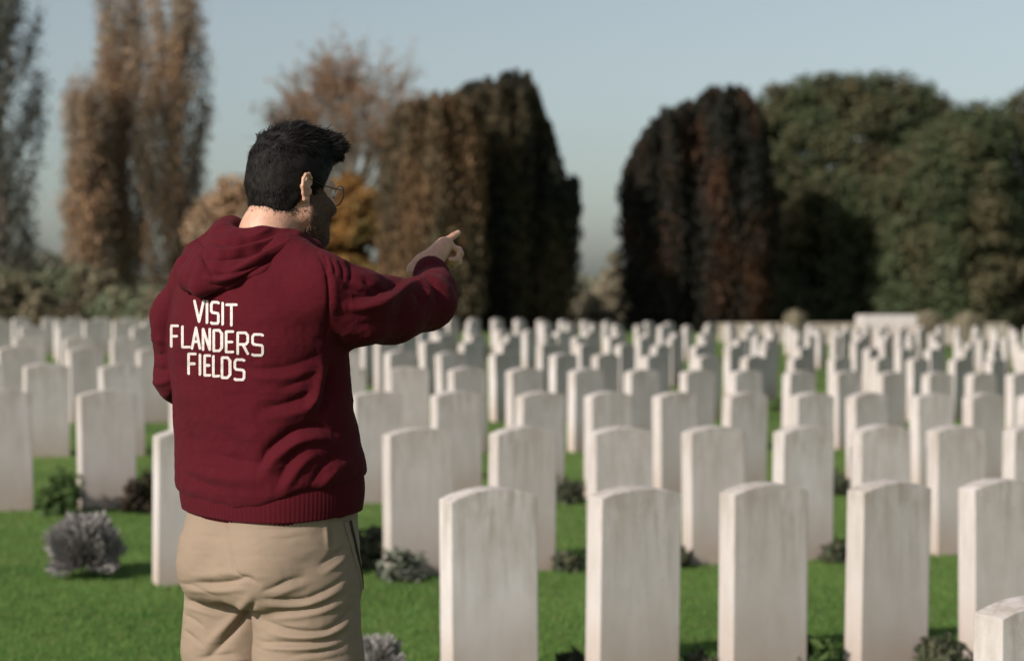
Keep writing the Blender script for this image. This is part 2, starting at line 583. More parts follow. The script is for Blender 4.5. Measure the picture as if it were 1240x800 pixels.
# broad crowns made of many leaf clumps
def broadleaf(name, label, cat, outline, Y, nclump, leaves, mc, mt, depth, base_py=388, low=0.02, rad=(0.45, 0.95), size=(0.05, 0.115), group=None, branches=14):
    sc = FPX / Y
    xl, xr = outline[0][0], outline[-1][0]
    top = outline_fn(outline)
    cx = (xl + xr) / 2
    b = at(cx, base_py, Y); bx = b.x; bz = gz(bx, Y)
    Cs, Us, Vs, cent = [], [], [], []
    for k in range(nclump):
        r = rng.uniform(*rad)
        q = rng.uniform(-1, 1)
        px = cx + q * ((xr - xl) / 2 - r * sc * 0.6)
        ztop = at(px, top(px), Y).z - r * 0.75
        zlow = bz + low * (ztop - bz)
        core = k < nclump * 0.22
        u = rng.random() ** 1.15
        z = zlow + (ztop - zlow) * u
        e = max(0.06, 1 - q * q) ** 0.5 * max(0.15, 1 - max(0, u - 0.45) ** 2 * 2.6) ** 0.5
        yo = np.sign(rng.uniform(-1, 0.6)) * rng.random() ** 0.4
        if core: yo *= 0.3
        yy = Y + yo * depth * e
        c = np.array([(px - 620) / sc, yy, z]); cent.append(c)
        n = int(1.7 * leaves * (r / rad[1]) ** 1.5)
        D = rand_dir(n); D[:, 2] = D[:, 2] * 0.9 + 0.15
        rr = r * (0.45 + 0.6 * rng.random(n) ** 0.6)
        rr = rr * (1 + 0.35 * vnoise(D * 1.0 + k, 2.2))
        C = c[None] + D * rr[:, None] * np.array([1.1, 1.1, 0.8])[None]
        nrm = unit(D + rng.normal(0, 0.6, (n, 3)) + np.array([0, 0, 0.4]))
        U = unit(np.cross(nrm, rand_dir(n))); Vv = np.cross(nrm, U)
        s = rng.uniform(*size, n)
        Cs.append(C); Us.append(U * s[:, None]); Vs.append(Vv * (s * 0.7)[:, None])
    crown = quads_from(np.concatenate(Cs), np.concatenate(Us), np.concatenate(Vs))
    H = at(cx, top(cx), Y).z - bz
    segs = [[((bx, Y, bz - 0.3), 0.30 * H / 9), ((bx + 0.1, Y, bz + H * 0.25), 0.22 * H / 9), ((bx, Y + 0.1, bz + H * 0.55), 0.13 * H / 9), ((bx - 0.1, Y, bz + H * 0.8), 0.05)]]
    for k in range(min(branches, nclump)):
        c = cent[k]
        z0 = bz + (c[2] - bz) * 0.45
        p0 = Vector((bx, Y, z0)); p2 = Vector(c); pm = (p0 + p2) / 2 + Vector((0, 0, 0.2))
        segs.append([(p0, 0.08), (pm, 0.05), (p2, 0.02)])
    return tree(name, label, cat, (bx, Y, bz), tubes(segs), crown, mt, mc, group)

# columns of upright branches with thin autumn leaves
def poplar(label, cx, top_py, hw_px, Y, nb, leaves, mc, mt, base_py=392, size=(0.04, 0.085), group="tall poplars on the left"):
    sc = FPX / Y
    bx = (cx - 620) / sc; bz = gz(bx, Y)
    H = at(cx, top_py, Y).z - bz
    hw = hw_px / sc
    segs = [[((bx, Y, bz - 0.3), 0.34), ((bx + 0.08, Y, bz + H * 0.3), 0.24), ((bx - 0.05, Y + 0.05, bz + H * 0.65), 0.12), ((bx, Y, bz + H), 0.02)]]
    Cs, Us, Vs = [], [], []
    for k in range(nb):
        t0 = 0.03 + 0.78 * (k / nb) ** 1.1
        z0 = bz + H * t0
        a = k * 2.399 + rng.normal(0, 0.3)
        env = hw * np.interp(t0, [0, 0.12, 0.4, 0.7, 1.0], [0.75, 1.0, 1.0, 0.75, 0.35]) * rng.uniform(0.7, 1.1)
        ln = H * rng.uniform(0.17, 0.30) * (1 - 0.35 * t0)
        ln = min(ln, (bz + H * 1.0) - z0)
        pts = []
        for i in range(6):
            s = i / 5
            rad = env * (1 - (1 - s) ** 2.2)
            aa = a + 0.35 * s * math.sin(k)
            pts.append(Vector((bx + math.cos(aa) * rad, Y + math.sin(aa) * rad, z0 + ln * (0.10 * s + 0.90 * s ** 1.25))))
        segs.append([(p, 0.055 * (1 - 0.85 * i / 5)) for i, p in enumerate(pts)])
        A = np.array([tuple(p) for p in pts])
        for tw in range(7):                              # twigs hug the branch
            s = rng.uniform(0.25, 0.95); p = A[0] * 0 + np.array([np.interp(s, np.linspace(0, 1, 6), A[:, j]) for j in range(3)])
            d = np.array([rng.normal(0, 0.35), rng.normal(0, 0.35), 1.0]) * rng.uniform(0.5, 1.2)
            segs.append([(p, 0.016), (p + d * 0.5, 0.012), (p + d, 0.004)])
        n = int(1.6 * leaves * rng.uniform(0.5, 1.4))
        s = rng.random(n) ** 0.8
        C = np.stack([np.interp(s, np.linspace(0, 1, 6), A[:, j]) for j in range(3)], -1)
        C = C + rng.normal(0, 0.20, (n, 3)) * np.array([1, 1, 1.6])
        C[:, 2] += rng.uniform(0, 0.7, n)
        nrm = rand_dir(n); U = unit(np.cross(nrm, rand_dir(n)) + np.array([0, 0, 0.5])); Vv = unit(np.cross(nrm, U))
        sz = rng.uniform(*size, n)
        Cs.append(C); Us.append(U * (sz * 1.3)[:, None]); Vs.append(Vv * (sz * 0.7)[:, None])
    crown = quads_from(np.concatenate(Cs), np.concatenate(Us), np.concatenate(Vs))
    return tree("poplar_tree", label, "tree", (bx, Y, bz), tubes(segs, 5), crown, mt, mc, group)

M_BARK = bark_material("brown_bark", (0.06, 0.045, 0.035), (0.12, 0.095, 0.075))
M_BARKG = bark_material("grey_brown_bark", (0.20, 0.165, 0.135), (0.32, 0.27, 0.23))
M_POP = leaf_material("poplar_autumn_leaf", [(0, (0.20, 0.115, 0.065)), (0.5, (0.32, 0.19, 0.11)), (1, (0.40, 0.27, 0.17))],
                      [(0, (0.19, 0.145, 0.10)), (1, (0.32, 0.25, 0.18))])
M_POPG = leaf_material("poplar_green_leaf", [(0, (0.045, 0.055, 0.05)), (1, (0.12, 0.125, 0.105))], [(0, (0.06, 0.06, 0.05)), (1, (0.17, 0.15, 0.12))])
M_CONB = leaf_material("brown_conifer_leaf", [(0, (0.075, 0.045, 0.024)), (1, (0.20, 0.115, 0.062))], [(0, (0.045, 0.036, 0.022)), (1, (0.12, 0.09, 0.055))], trans=0.12)
M_CON = leaf_material("olive_conifer_leaf", [(0, (0.010, 0.012, 0.010)), (1, (0.030, 0.030, 0.020))], [(0, (0.030, 0.024, 0.014)), (1, (0.10, 0.075, 0.042))], trans=0.10)
M_CONR = leaf_material("rusty_conifer_leaf", [(0, (0.008, 0.009, 0.008)), (1, (0.024, 0.022, 0.016))], [(0, (0.030, 0.015, 0.009)), (1, (0.095, 0.042, 0.021))], trans=0.08, patch=(0.50, 0.66))
M_GRN = leaf_material("green_tree_leaf", [(0, (0.028, 0.045, 0.020)), (0.7, (0.065, 0.085, 0.040)), (1, (0.12, 0.125, 0.065))], [(0, (0.05, 0.05, 0.026)), (1, (0.14, 0.11, 0.06))], bigscale=0.45, patch=(0.44, 0.64))
M_ORG = leaf_material("orange_autumn_leaf", [(0, (0.22, 0.10, 0.03)), (0.6, (0.32, 0.16, 0.05)), (1, (0.42, 0.26, 0.08))], [(0, (0.12, 0.09, 0.03)), (1, (0.22, 0.15, 0.05))], trans=0.35)
M_RUST = leaf_material("rust_autumn_leaf", [(0, (0.13, 0.085, 0.05)), (0.5, (0.24, 0.135, 0.07)), (1, (0.40, 0.18, 0.08))], trans=0.3)
M_SHR = leaf_material("hedge_leaf", [(0, (0.08, 0.105, 0.06)), (1, (0.19, 0.215, 0.13))], [(0, (0.14, 0.12, 0.08)), (1, (0.26, 0.21, 0.14))])
M_TAN = leaf_material("dry_grass_blade", [(0, (0.17, 0.145, 0.10)), (1, (0.36, 0.31, 0.23))], trans=0.3)

# poplars
poplar("tall dark grey green poplar cut by the left edge of the photo", 2, -60, 50, 64, 46, 190, M_POPG, M_BARK)
poplar("tall brown poplar, leftmost spire of the middle group", 108, 85, 30, 72, 46, 230, M_POP, M_BARKG)
poplar("tall brown poplar with the highest spire, centre of the middle group", 150, -40, 33, 74, 58, 220, M_POP, M_BARKG)
poplar("tall brown poplar, rightmost of the middle group beside the open sky", 212, -30, 42, 70, 62, 220, M_POP, M_BARKG)

# bare tree with a few rusty leaves
def bare_tree(label, cx, top_py, hw_px, Y):
    sc = FPX / Y
    bx = (cx - 620) / sc; bz = gz(bx, Y)
    H = at(cx, top_py, Y).z - bz
    hw = hw_px / sc
    segs = [[((bx, Y, bz - 0.3), 0.26), ((bx + 0.1, Y, bz + H * 0.25), 0.19), ((bx - 0.1, Y, bz + H * 0.5), 0.12), ((bx + 0.1, Y, bz + H * 0.8), 0.05)]]
    Ls = []
    for k in range(110):
        D = rand_dir(1)[0]; D[2] = abs(D[2]) * 1.0 - 0.35
        e = rng.uniform(0.55, 1.0)
        c = np.array([bx + D[0] * hw * e, Y + D[1] * hw * e, bz + H * 0.66 + D[2] * H * 0.335 * e])
        z0 = bz + (c[2] - bz) * rng.uniform(0.45, 0.62)
        p0 = np.array([bx, Y, z0]); pm = p0 * 0.45 + c * 0.55 + np.array([0, 0, -0.25]) + rng.normal(0, 0.15, 3)
        segs.append([(p0, 0.055), (pm, 0.034), (c, 0.018)])
        for q in range(11):
            t = rng.uniform(0.35, 1.0); st = pm * (1 - t) + c * t
            d = D * 0.7 + rng.normal(0, 0.55, 3) + np.array([0, 0, 0.35])
            ln = rng.uniform(0.5, 1.15)
            md = st + d * ln * 0.5 + rng.normal(0, 0.06, 3); en = st + d * ln
            segs.append([(st, 0.016), (md, 0.011), (en, 0.006)])
            for u in range(2):
                d2 = d + rng.normal(0, 0.6, 3)
                segs.append([(md, 0.009), (md + d2 * ln * 0.45, 0.005)])
            nl = rng.poisson(13 if vnoise(c[None], 0.55)[0] > -0.1 else 2)
            for u in range(nl): Ls.append(st + (en - st) * rng.uniform(0.2, 1.1) + rng.normal(0, 0.12, 3))
    C = np.array(Ls); n = len(C)
    nrm = rand_dir(n); U = unit(np.cross(nrm, rand_dir(n))); Vv = np.cross(nrm, U); s_ = rng.uniform(0.045, 0.095, n)
    return tree("autumn_tree", label, "tree", (bx, Y, bz), tubes(segs, 4), quads_from(C, U * s_[:, None], Vv * (s_ * 0.7)[:, None]), M_BARKG, M_RUST)

bare_tree("almost bare tree with a few rusty leaves rising behind the man's head", 422, 14, 114, 82)

broadleaf("autumn_tree", "low orange and yellow autumn tree between the man's face and the brown conifer", "tree",
          [(372, 330), (385, 250), (410, 215), (440, 205), (470, 230), (492, 300)], 70, 110, 260, M_ORG, M_BARK, 1.8, low=0.0, size=(0.06, 0.13), rad=(0.35, 0.7))
broadleaf("autumn_tree", "brown autumn shrub like tree left of the man's neck", "tree",
          [(228, 330), (240, 255), (265, 222), (300, 210), (340, 230), (370, 300)], 62, 120, 260, M_POP, M_BARK, 2.0, low=0.0, size=(0.06, 0.13), rad=(0.35, 0.75))

conifer("conifer_tree", "brown tinged upright conifer left of the tallest dark one, behind the pointing hand", "tree",
        [(452, 250), (462, 165), (482, 128), (505, 116), (535, 112), (565, 108), (596, 112)], 58.5, 62, 620, M_CONB, M_BARK, 1.9)
conifer("conifer_tree", "tall dark olive upright conifer with a lower black lobe on its right side", "tree",
        [(530, 112), (545, 106), (575, 98), (600, 90), (618, 86), (645, 88), (655, 130), (668, 150), (676, 195), (690, 215), (700, 205), (707, 240), (713, 290)], 63, 92, 760, M_CON, M_BARK, 2.3)
conifer("conifer_tree", "dark rounded conifer with rusty red plumes, right of the strip of open sky", "tree",
        [(741, 260), (746, 222), (766, 180), (785, 150), (803, 130), (820, 125), (845, 118), (860, 104), (885, 100), (905, 108), (920, 160), (934, 215), (945, 270), (952, 330)], 68, 110, 760, M_CONR, M_BARK, 2.9)

broadleaf("leafy_tree", "big rounded green tree directly right of the rusty conifer", "tree",
          [(893, 170), (918, 108), (950, 95), (985, 88), (1030, 84), (1060, 92), (1090, 92), (1115, 94), (1142, 112), (1156, 160), (1166, 230)], 78, 760, 330, M_GRN, M_BARK, 3.8, rad=(0.4, 0.95))
broadleaf("leafy_tree", "lower green brown tree in front of the big rounded one on the right", "tree",
          [(1060, 320), (1080, 220), (1110, 165), (1140, 138), (1165, 124), (1195, 122), (1215, 148), (1225, 230), (1232, 300)], 72, 380, 330, M_GRN, M_BARK, 2.6, rad=(0.3, 0.9))
broadleaf("leafy_tree", "green tree cut by the right edge of the photo", "tree",
          [(1172, 240), (1192, 160), (1210, 122), (1245, 100), (1290, 105), (1340, 130), (1380, 220)], 75, 380, 330, M_GRN, M_BARK, 2.8, rad=(0.3, 0.9))

# lower shrubs at the far edge of the cemetery
broadleaf("shrub", "grey green shrub at the foot of the dark poplar on the left edge", "shrub",
          [(-60, 350), (-20, 318), (20, 326), (50, 334), (80, 352)], 58, 40, 260, M_SHR, M_BARK, 1.2, rad=(0.3, 0.6), group="shrubs below the poplars")
broadleaf("shrub", "brownish shrub in the gap between the dark poplar and the brown ones", "shrub",
          [(40, 350), (70, 318), (95, 308), (120, 322), (150, 350)], 64, 60, 260, M_SHR, M_BARK, 1.2, rad=(0.3, 0.6), group="shrubs below the poplars")
broadleaf("shrub", "green shrub at the foot of the brown poplars beside the man's shoulder", "shrub",
          [(110, 356), (140, 342), (180, 336), (220, 334), (260, 352)], 58, 40, 260, M_SHR, M_BARK, 1.2, rad=(0.3, 0.6), group="shrubs below the poplars")

def tuft(name, label, cat, px, top_py, hw_px, Y, n, mat, group=None):
    Y = Y - 4 if Y > 58 else Y
    sc = FPX / Y
    bx = (px - 620) / sc; bz = gz(bx, Y); H = at(px, top_py, Y).z - bz; hw = hw_px / sc
    a = rng.uniform(0, 2 * np.pi, n); r = hw * rng.random(n) ** 0.6
    B = np.stack([bx + 0.6 * r * np.cos(a), Y + 0.6 * r * np.sin(a), np.full(n, bz - 0.02)], -1)
    h = H * rng.uniform(0.5, 1.0, n) ** 0.7 * (1 - 0.15 * (r / hw) ** 2)
    T = np.stack([bx + r * np.cos(a), Y + r * np.sin(a), bz + h], -1)
    Mid = (B + T) / 2 + np.array([0, 0, 0.12]) * h[:, None]
    w = rng.uniform(0.012, 0.03, n)[:, None] * np.stack([np.sin(a), -np.cos(a), 0 * a], -1)
    P = np.stack([B - w, B + w, Mid + w * 1.3, Mid - w * 1.3, T - w * 0.4, T + w * 0.4], 1).reshape(-1, 3)
    i = np.arange(n)[:, None] * 6
    F = np.concatenate([i + np.array([[0, 1, 2, 3]]), i + np.array([[3, 2, 5, 4]])])
    o = mesh_np(name, P, F, mat, smooth=False, loc=(bx, Y, bz))
    tag(o, label, cat, group)
    return o

broadleaf("dry_shrub", "tall dry straw coloured shrub hugging the left edge of the rusty conifer", "shrub",
          [(718, 372), (726, 335), (736, 308), (746, 300), (758, 330), (766, 372)], 72, 60, 150, M_TAN, M_BARK, 0.7, low=0.0, rad=(0.2, 0.4), branches=8)
broadleaf("dry_shrub", "low dry straw coloured shrub in the strip of open sky", "shrub",
          [(680, 380), (692, 362), (706, 350), (722, 356), (738, 378)], 70, 36, 150, M_TAN, M_BARK, 0.6, low=0.0, rad=(0.2, 0.4), branches=6)
tuft("ornamental_grass", "dry tan grass clump right of the pale stone block", "plant", 1122, 374, 22, 53, 800, M_TAN)
tuft("ornamental_grass", "low dry tan grass clump farther right along the low wall", "plant", 1172, 376, 22, 54, 700, M_TAN)
tuft("ornamental_grass", "dry tan grass clump at the left end of the low wall", "plant", 962, 373, 16, 54, 600, M_TAN)

# shrubs and a low hedge closing the view under the crowns
broadleaf("shrub", "dark green undergrowth below the big rounded tree, right of the rusty conifer", "shrub",
          [(925, 350), (945, 305), (980, 285), (1010, 285), (1050, 280), (1090, 275), (1130, 290), (1150, 340)], 83, 190, 260, M_GRN, M_BARK, 1.2, rad=(0.4, 0.8), group="undergrowth below the leafy trees")
broadleaf("shrub", "dark green undergrowth below the right hand trees at the photo's edge", "shrub",
          [(1110, 350), (1140, 285), (1200, 268), (1260, 270), (1310, 330)], 85, 150, 260, M_GRN, M_BARK, 1.2, rad=(0.4, 0.8), group="undergrowth below the leafy trees")
broadleaf("hedge", "low straw coloured hedge closing the strip between the two dark conifers", "hedge",
          [(600, 368), (640, 362), (700, 358), (760, 360), (800, 364), (850, 368)], 86, 120, 200, M_TAN, M_BARK, 0.9, rad=(0.25, 0.5), branches=6)
broadleaf("hedge", "low brown hedge behind the poplars and the man's shoulder", "hedge",
          [(-60, 366), (0, 358), (100, 352), (200, 356), (320, 350), (460, 360)], 86, 200, 200, M_SHR, M_BARK, 0.9, rad=(0.25, 0.5), branches=6)

# low stone wall and block at the far right
def box_np(name, c, sx, sy, sz, yaw, mat, parent=None, bev=0.02):
    bm = bmesh.new()
    bmesh.ops.create_cube(bm, size=1.0)
    bmesh.ops.scale(bm, vec=(sx, sy, sz), verts=bm.verts)
    bmesh.ops.bevel(bm, geom=list(bm.edges), offset=bev, segments=2, affect='EDGES')
    m = bpy.data.meshes.new(name); bm.to_mesh(m); bm.free(); m.materials.append(mat)
    o = bpy.data.objects.new(name, m); COL.objects.link(o)
    o.location = c; o.rotation_euler = (0, 0, yaw)
    if parent: o.parent = parent
    return o

def wall_material():
    m, n, p = mat_new("pale_wall_stone")
    v = coords(n)
    br = N(n, 'ShaderNodeTexBrick')
    n.links.new(v, br.inputs['Vector'])
    br.inputs['Scale'].default_value = 2.2
    br.inputs['Color1'].default_value = (0.40, 0.345, 0.28, 1); br.inputs['Color2'].default_value = (0.34, 0.29, 0.235, 1)
    br.inputs['Mortar'].default_value = (0.36, 0.33, 0.30, 1); br.inputs['Mortar Size'].default_value = 0.012
    f = noise(n, v, 5, 5)
    n.links.new(mixc(n, f, br.outputs[0], (0.30, 0.25, 0.20)), p.inputs['Base Color'])
    p.inputs['Roughness'].default_value = 0.9
    return m
M_WALL = wall_material()
wx = 9.2
root = empty("low_wall", (11.5, 56, gz(11.5, 56)))
tag(root, "long low pale stone wall at the far edge below the green trees", "wall")
o = box_np("wall_course", (0, 0, 0.30), 9.5, 0.45, 0.66, 0.06, M_WALL, root)
o = box_np("coping", (0, 0, 0.66), 9.6, 0.55, 0.07, 0.06, M_WALL, root)
bl = at(1073, 400, 50)
root = empty("stone_block", (bl.x, 50, gz(bl.x, 50)))
tag(root, "broad pale stone block standing behind the last headstones on the right", "monument")
zt = at(1073, 379, 50).z - gz(bl.x, 50)
box_np("block", (0, 0, zt / 2 - 0.05), 1.62, 0.8, zt + 0.0, 0.12, M_STONE, root, 0.03)
box_np("plinth", (0, 0, 0.06), 1.9, 1.1, 0.16, 0.12, M_STONE, root, 0.02)

# far treeline beyond the cemetery, one mass on the horizon
def far_treeline():
    Cs, Us, Vs = [], [], []
    n = 26000
    X = rng.uniform(-75, 75, n); Y = 190 + rng.uniform(-8, 8, n)
    h = 2.6 + 2.2 * vnoise(np.stack([X, 0 * X, 0 * X], -1), 0.11) + 1.0 * vnoise(np.stack([X, 0 * X + 9, 0 * X], -1), 0.45)
    Z = ground_z(X, Y) + h * rng.random(n) ** 0.7
    C = np.stack([X, Y, Z], -1)
    nrm = rand_dir(n); U = unit(np.cross(nrm, rand_dir(n))); Vv = np.cross(nrm, U); s = rng.uniform(0.25, 0.55, n)
    P, F = quads_from(C, U * s[:, None], Vv * (s * 0.8)[:, None])
    m = leaf_material("far_tree_leaf", [(0, (0.10, 0.11, 0.08)), (1, (0.22, 0.20, 0.15))])
    tag(mesh_np("distant_woodland", P, F, m, smooth=False), "far pale woodland on the horizon behind the conifers", "woodland", kind='stuff')
far_treeline()

# ------------------------------------------------------------------ plants between the stones
M_LAV = leaf_material("lavender_leaf", [(0, (0.17, 0.16, 0.155)), (0.6, (0.30, 0.275, 0.275)), (1, (0.44, 0.40, 0.40))], trans=0.15)
M_GRY = leaf_material("grey_green_leaf", [(0, (0.06, 0.07, 0.05)), (1, (0.20, 0.21, 0.17))], trans=0.2)
M_DRK = leaf_material("dark_plant_leaf", [(0, (0.025, 0.035, 0.02)), (1, (0.10, 0.10, 0.06))], trans=0.15)
M_GPL = leaf_material("green_plant_leaf", [(0, (0.03, 0.055, 0.018)), (1, (0.09, 0.14, 0.04))], trans=0.25)
M_RED = leaf_material("reddish_plant_leaf", [(0, (0.018, 0.014, 0.010)), (1, (0.06, 0.04, 0.028))], trans=0.2)

def bush(name, label, cat, px, base_py, r, n, mat, kind, group=None, hz=1.0):
    X, Y, Z = ground_hit(np.array([px], float), np.array([base_py], float))
    X, Y, Z = float(X[0]), float(Y[0]) + r * 0.6, float(Z[0])
    X = (px - 620) / FPX * Y
    Z = gz(X, Y)
    c = np.array([X, Y, Z + r * 0.66 * hz])
    if kind == 'stems':
        D = rand_dir(n); D[:, 2] = np.abs(D[:, 2]) * 1.0 - 0.55 * (rng.random(n) < 0.4)
        D = unit(D)
        lump = 0.86 + 0.22 * vnoise(D * 1.0 + px, 2.5)
        T = c + D * r * (lump * rng.uniform(0.8, 1.12, n))[:, None] * np.array([1, 1, hz])
        B = c + D * r * 0.25 + np.array([0, 0, -0.25 * r])
        d = unit(T - B)
        w = unit(np.cross(d, rand_dir(n))) * rng.uniform(0.003, 0.0065, n)[:, None]
        Mi = B * 0.45 + T * 0.55
        P = np.stack([B - w * .5, B + w * .5, Mi + w, Mi - w, T + w, T - w], 1).reshape(-1, 3)
        i = np.arange(n)[:, None] * 6
        F = np.concatenate([i + np.array([[0, 1, 2, 3]]), i + np.array([[3, 2, 4, 5]])])
    else:
        D = rand_dir(n)
        lump = 1 + 0.75 * vnoise(D * 1.0 + px, 2.4)
        C = c + D * r * (lump * rng.random(n) ** 0.4)[:, None] * np.array([1, 1, hz])
        C[:, 2] = np.maximum(C[:, 2], Z + 0.01)
        nrm = unit(D + rng.normal(0, 0.7, (n, 3)) + np.array([0, 0, 0.5]))
        U = unit(np.cross(nrm, rand_dir(n)) + D * 0.4); Vv = unit(np.cross(nrm, U)); s = rng.uniform(0.012, 0.032, n)
        P, F = quads_from(C, U * (s * 1.4)[:, None], Vv * (s * 0.6)[:, None])
    o = mesh_np(name, P, F, mat, smooth=False, loc=(X, Y, Z))
    tag(o, label, cat, group)
    return o

bush("lavender_bush", "round grey lavender bush alone on the lawn at the left", "bush", 100, 703, 0.215, 4200, M_LAV, 'stems')
bush("lavender_bush", "grey lavender bush at the bottom edge beside the man's trousers", "bush", 452, 842, 0.14, 1300, M_LAV, 'stems')
bush("leafy_plant", "grey green leafy plant at the foot of the stone just right of the hoodie's hem", "plant", 486, 706, 0.12, 420, M_GRY, 'leaves', hz=0.8)
bush("dark_plant", "dark leafy plant just behind the man's hip at the foot of the second row", "plant", 456, 690, 0.14, 900, M_DRK, 'leaves')
bush("green_plant", "bright green leafy plant between two white stones left of the lavender bush", "plant", 70, 624, 0.13, 900, M_GPL, 'leaves', hz=1.2)
bush("dark_plant", "dark brown plant between the lavender and the man, by a white stone", "plant", 172, 622, 0.14, 900, M_RED, 'leaves', hz=1.1)
SMALL = [(560, 578, 0.10, M_GRY, "grey leafy plant behind the first right hand stones of the second row"),
         (690, 610, 0.12, M_DRK, "dark plant in the gap of the third row, left of the tall middle stones"),
         (688, 692, 0.07, M_DRK, "tiny dark plant on the lawn behind the second front row stone"),
         (820, 688, 0.07, M_DRK, "tiny dark plant left of the fourth stone of the second row"),
         (1012, 600, 0.12, M_DRK, "dark plant in the gap behind the fourth front row stone"),
         (1012, 682, 0.08, M_DRK, "small dark plant left of the fourth front row stone"),
         (1106, 668, 0.08, M_DRK, "small dark plant left of a second row stone near the right edge"),
         (988, 815, 0.085, M_GPL, "low green plant at the bottom edge between the third and fourth front stones"),
         (1140, 815, 0.09, M_DRK, "dark leafy plant at the bottom edge left of the closest headstone"),
         (692, 818, 0.06, M_DRK, "small dark plant at the bottom edge left of the second front stone"),
         (848, 818, 0.06, M_DRK, "small dark plant at the bottom edge left of the third front stone"),
         (1190, 500, 0.12, M_DRK, "dark blurred plant among the far stones near the right edge"),
         (585, 436, 0.22, M_DRK, "dark shrub filling a gap between far stones below the brown conifer"),
         (945, 500, 0.12, M_GPL, "green blurred plant between the middle stones of the third and fourth rows")]
for px, by, r, mt, lab in SMALL:
    bush("small_plant", lab, "plant", px, by, r, 900 if r > 0.2 else 500, mt, 'leaves', "small plants beside the headstones", 0.9)


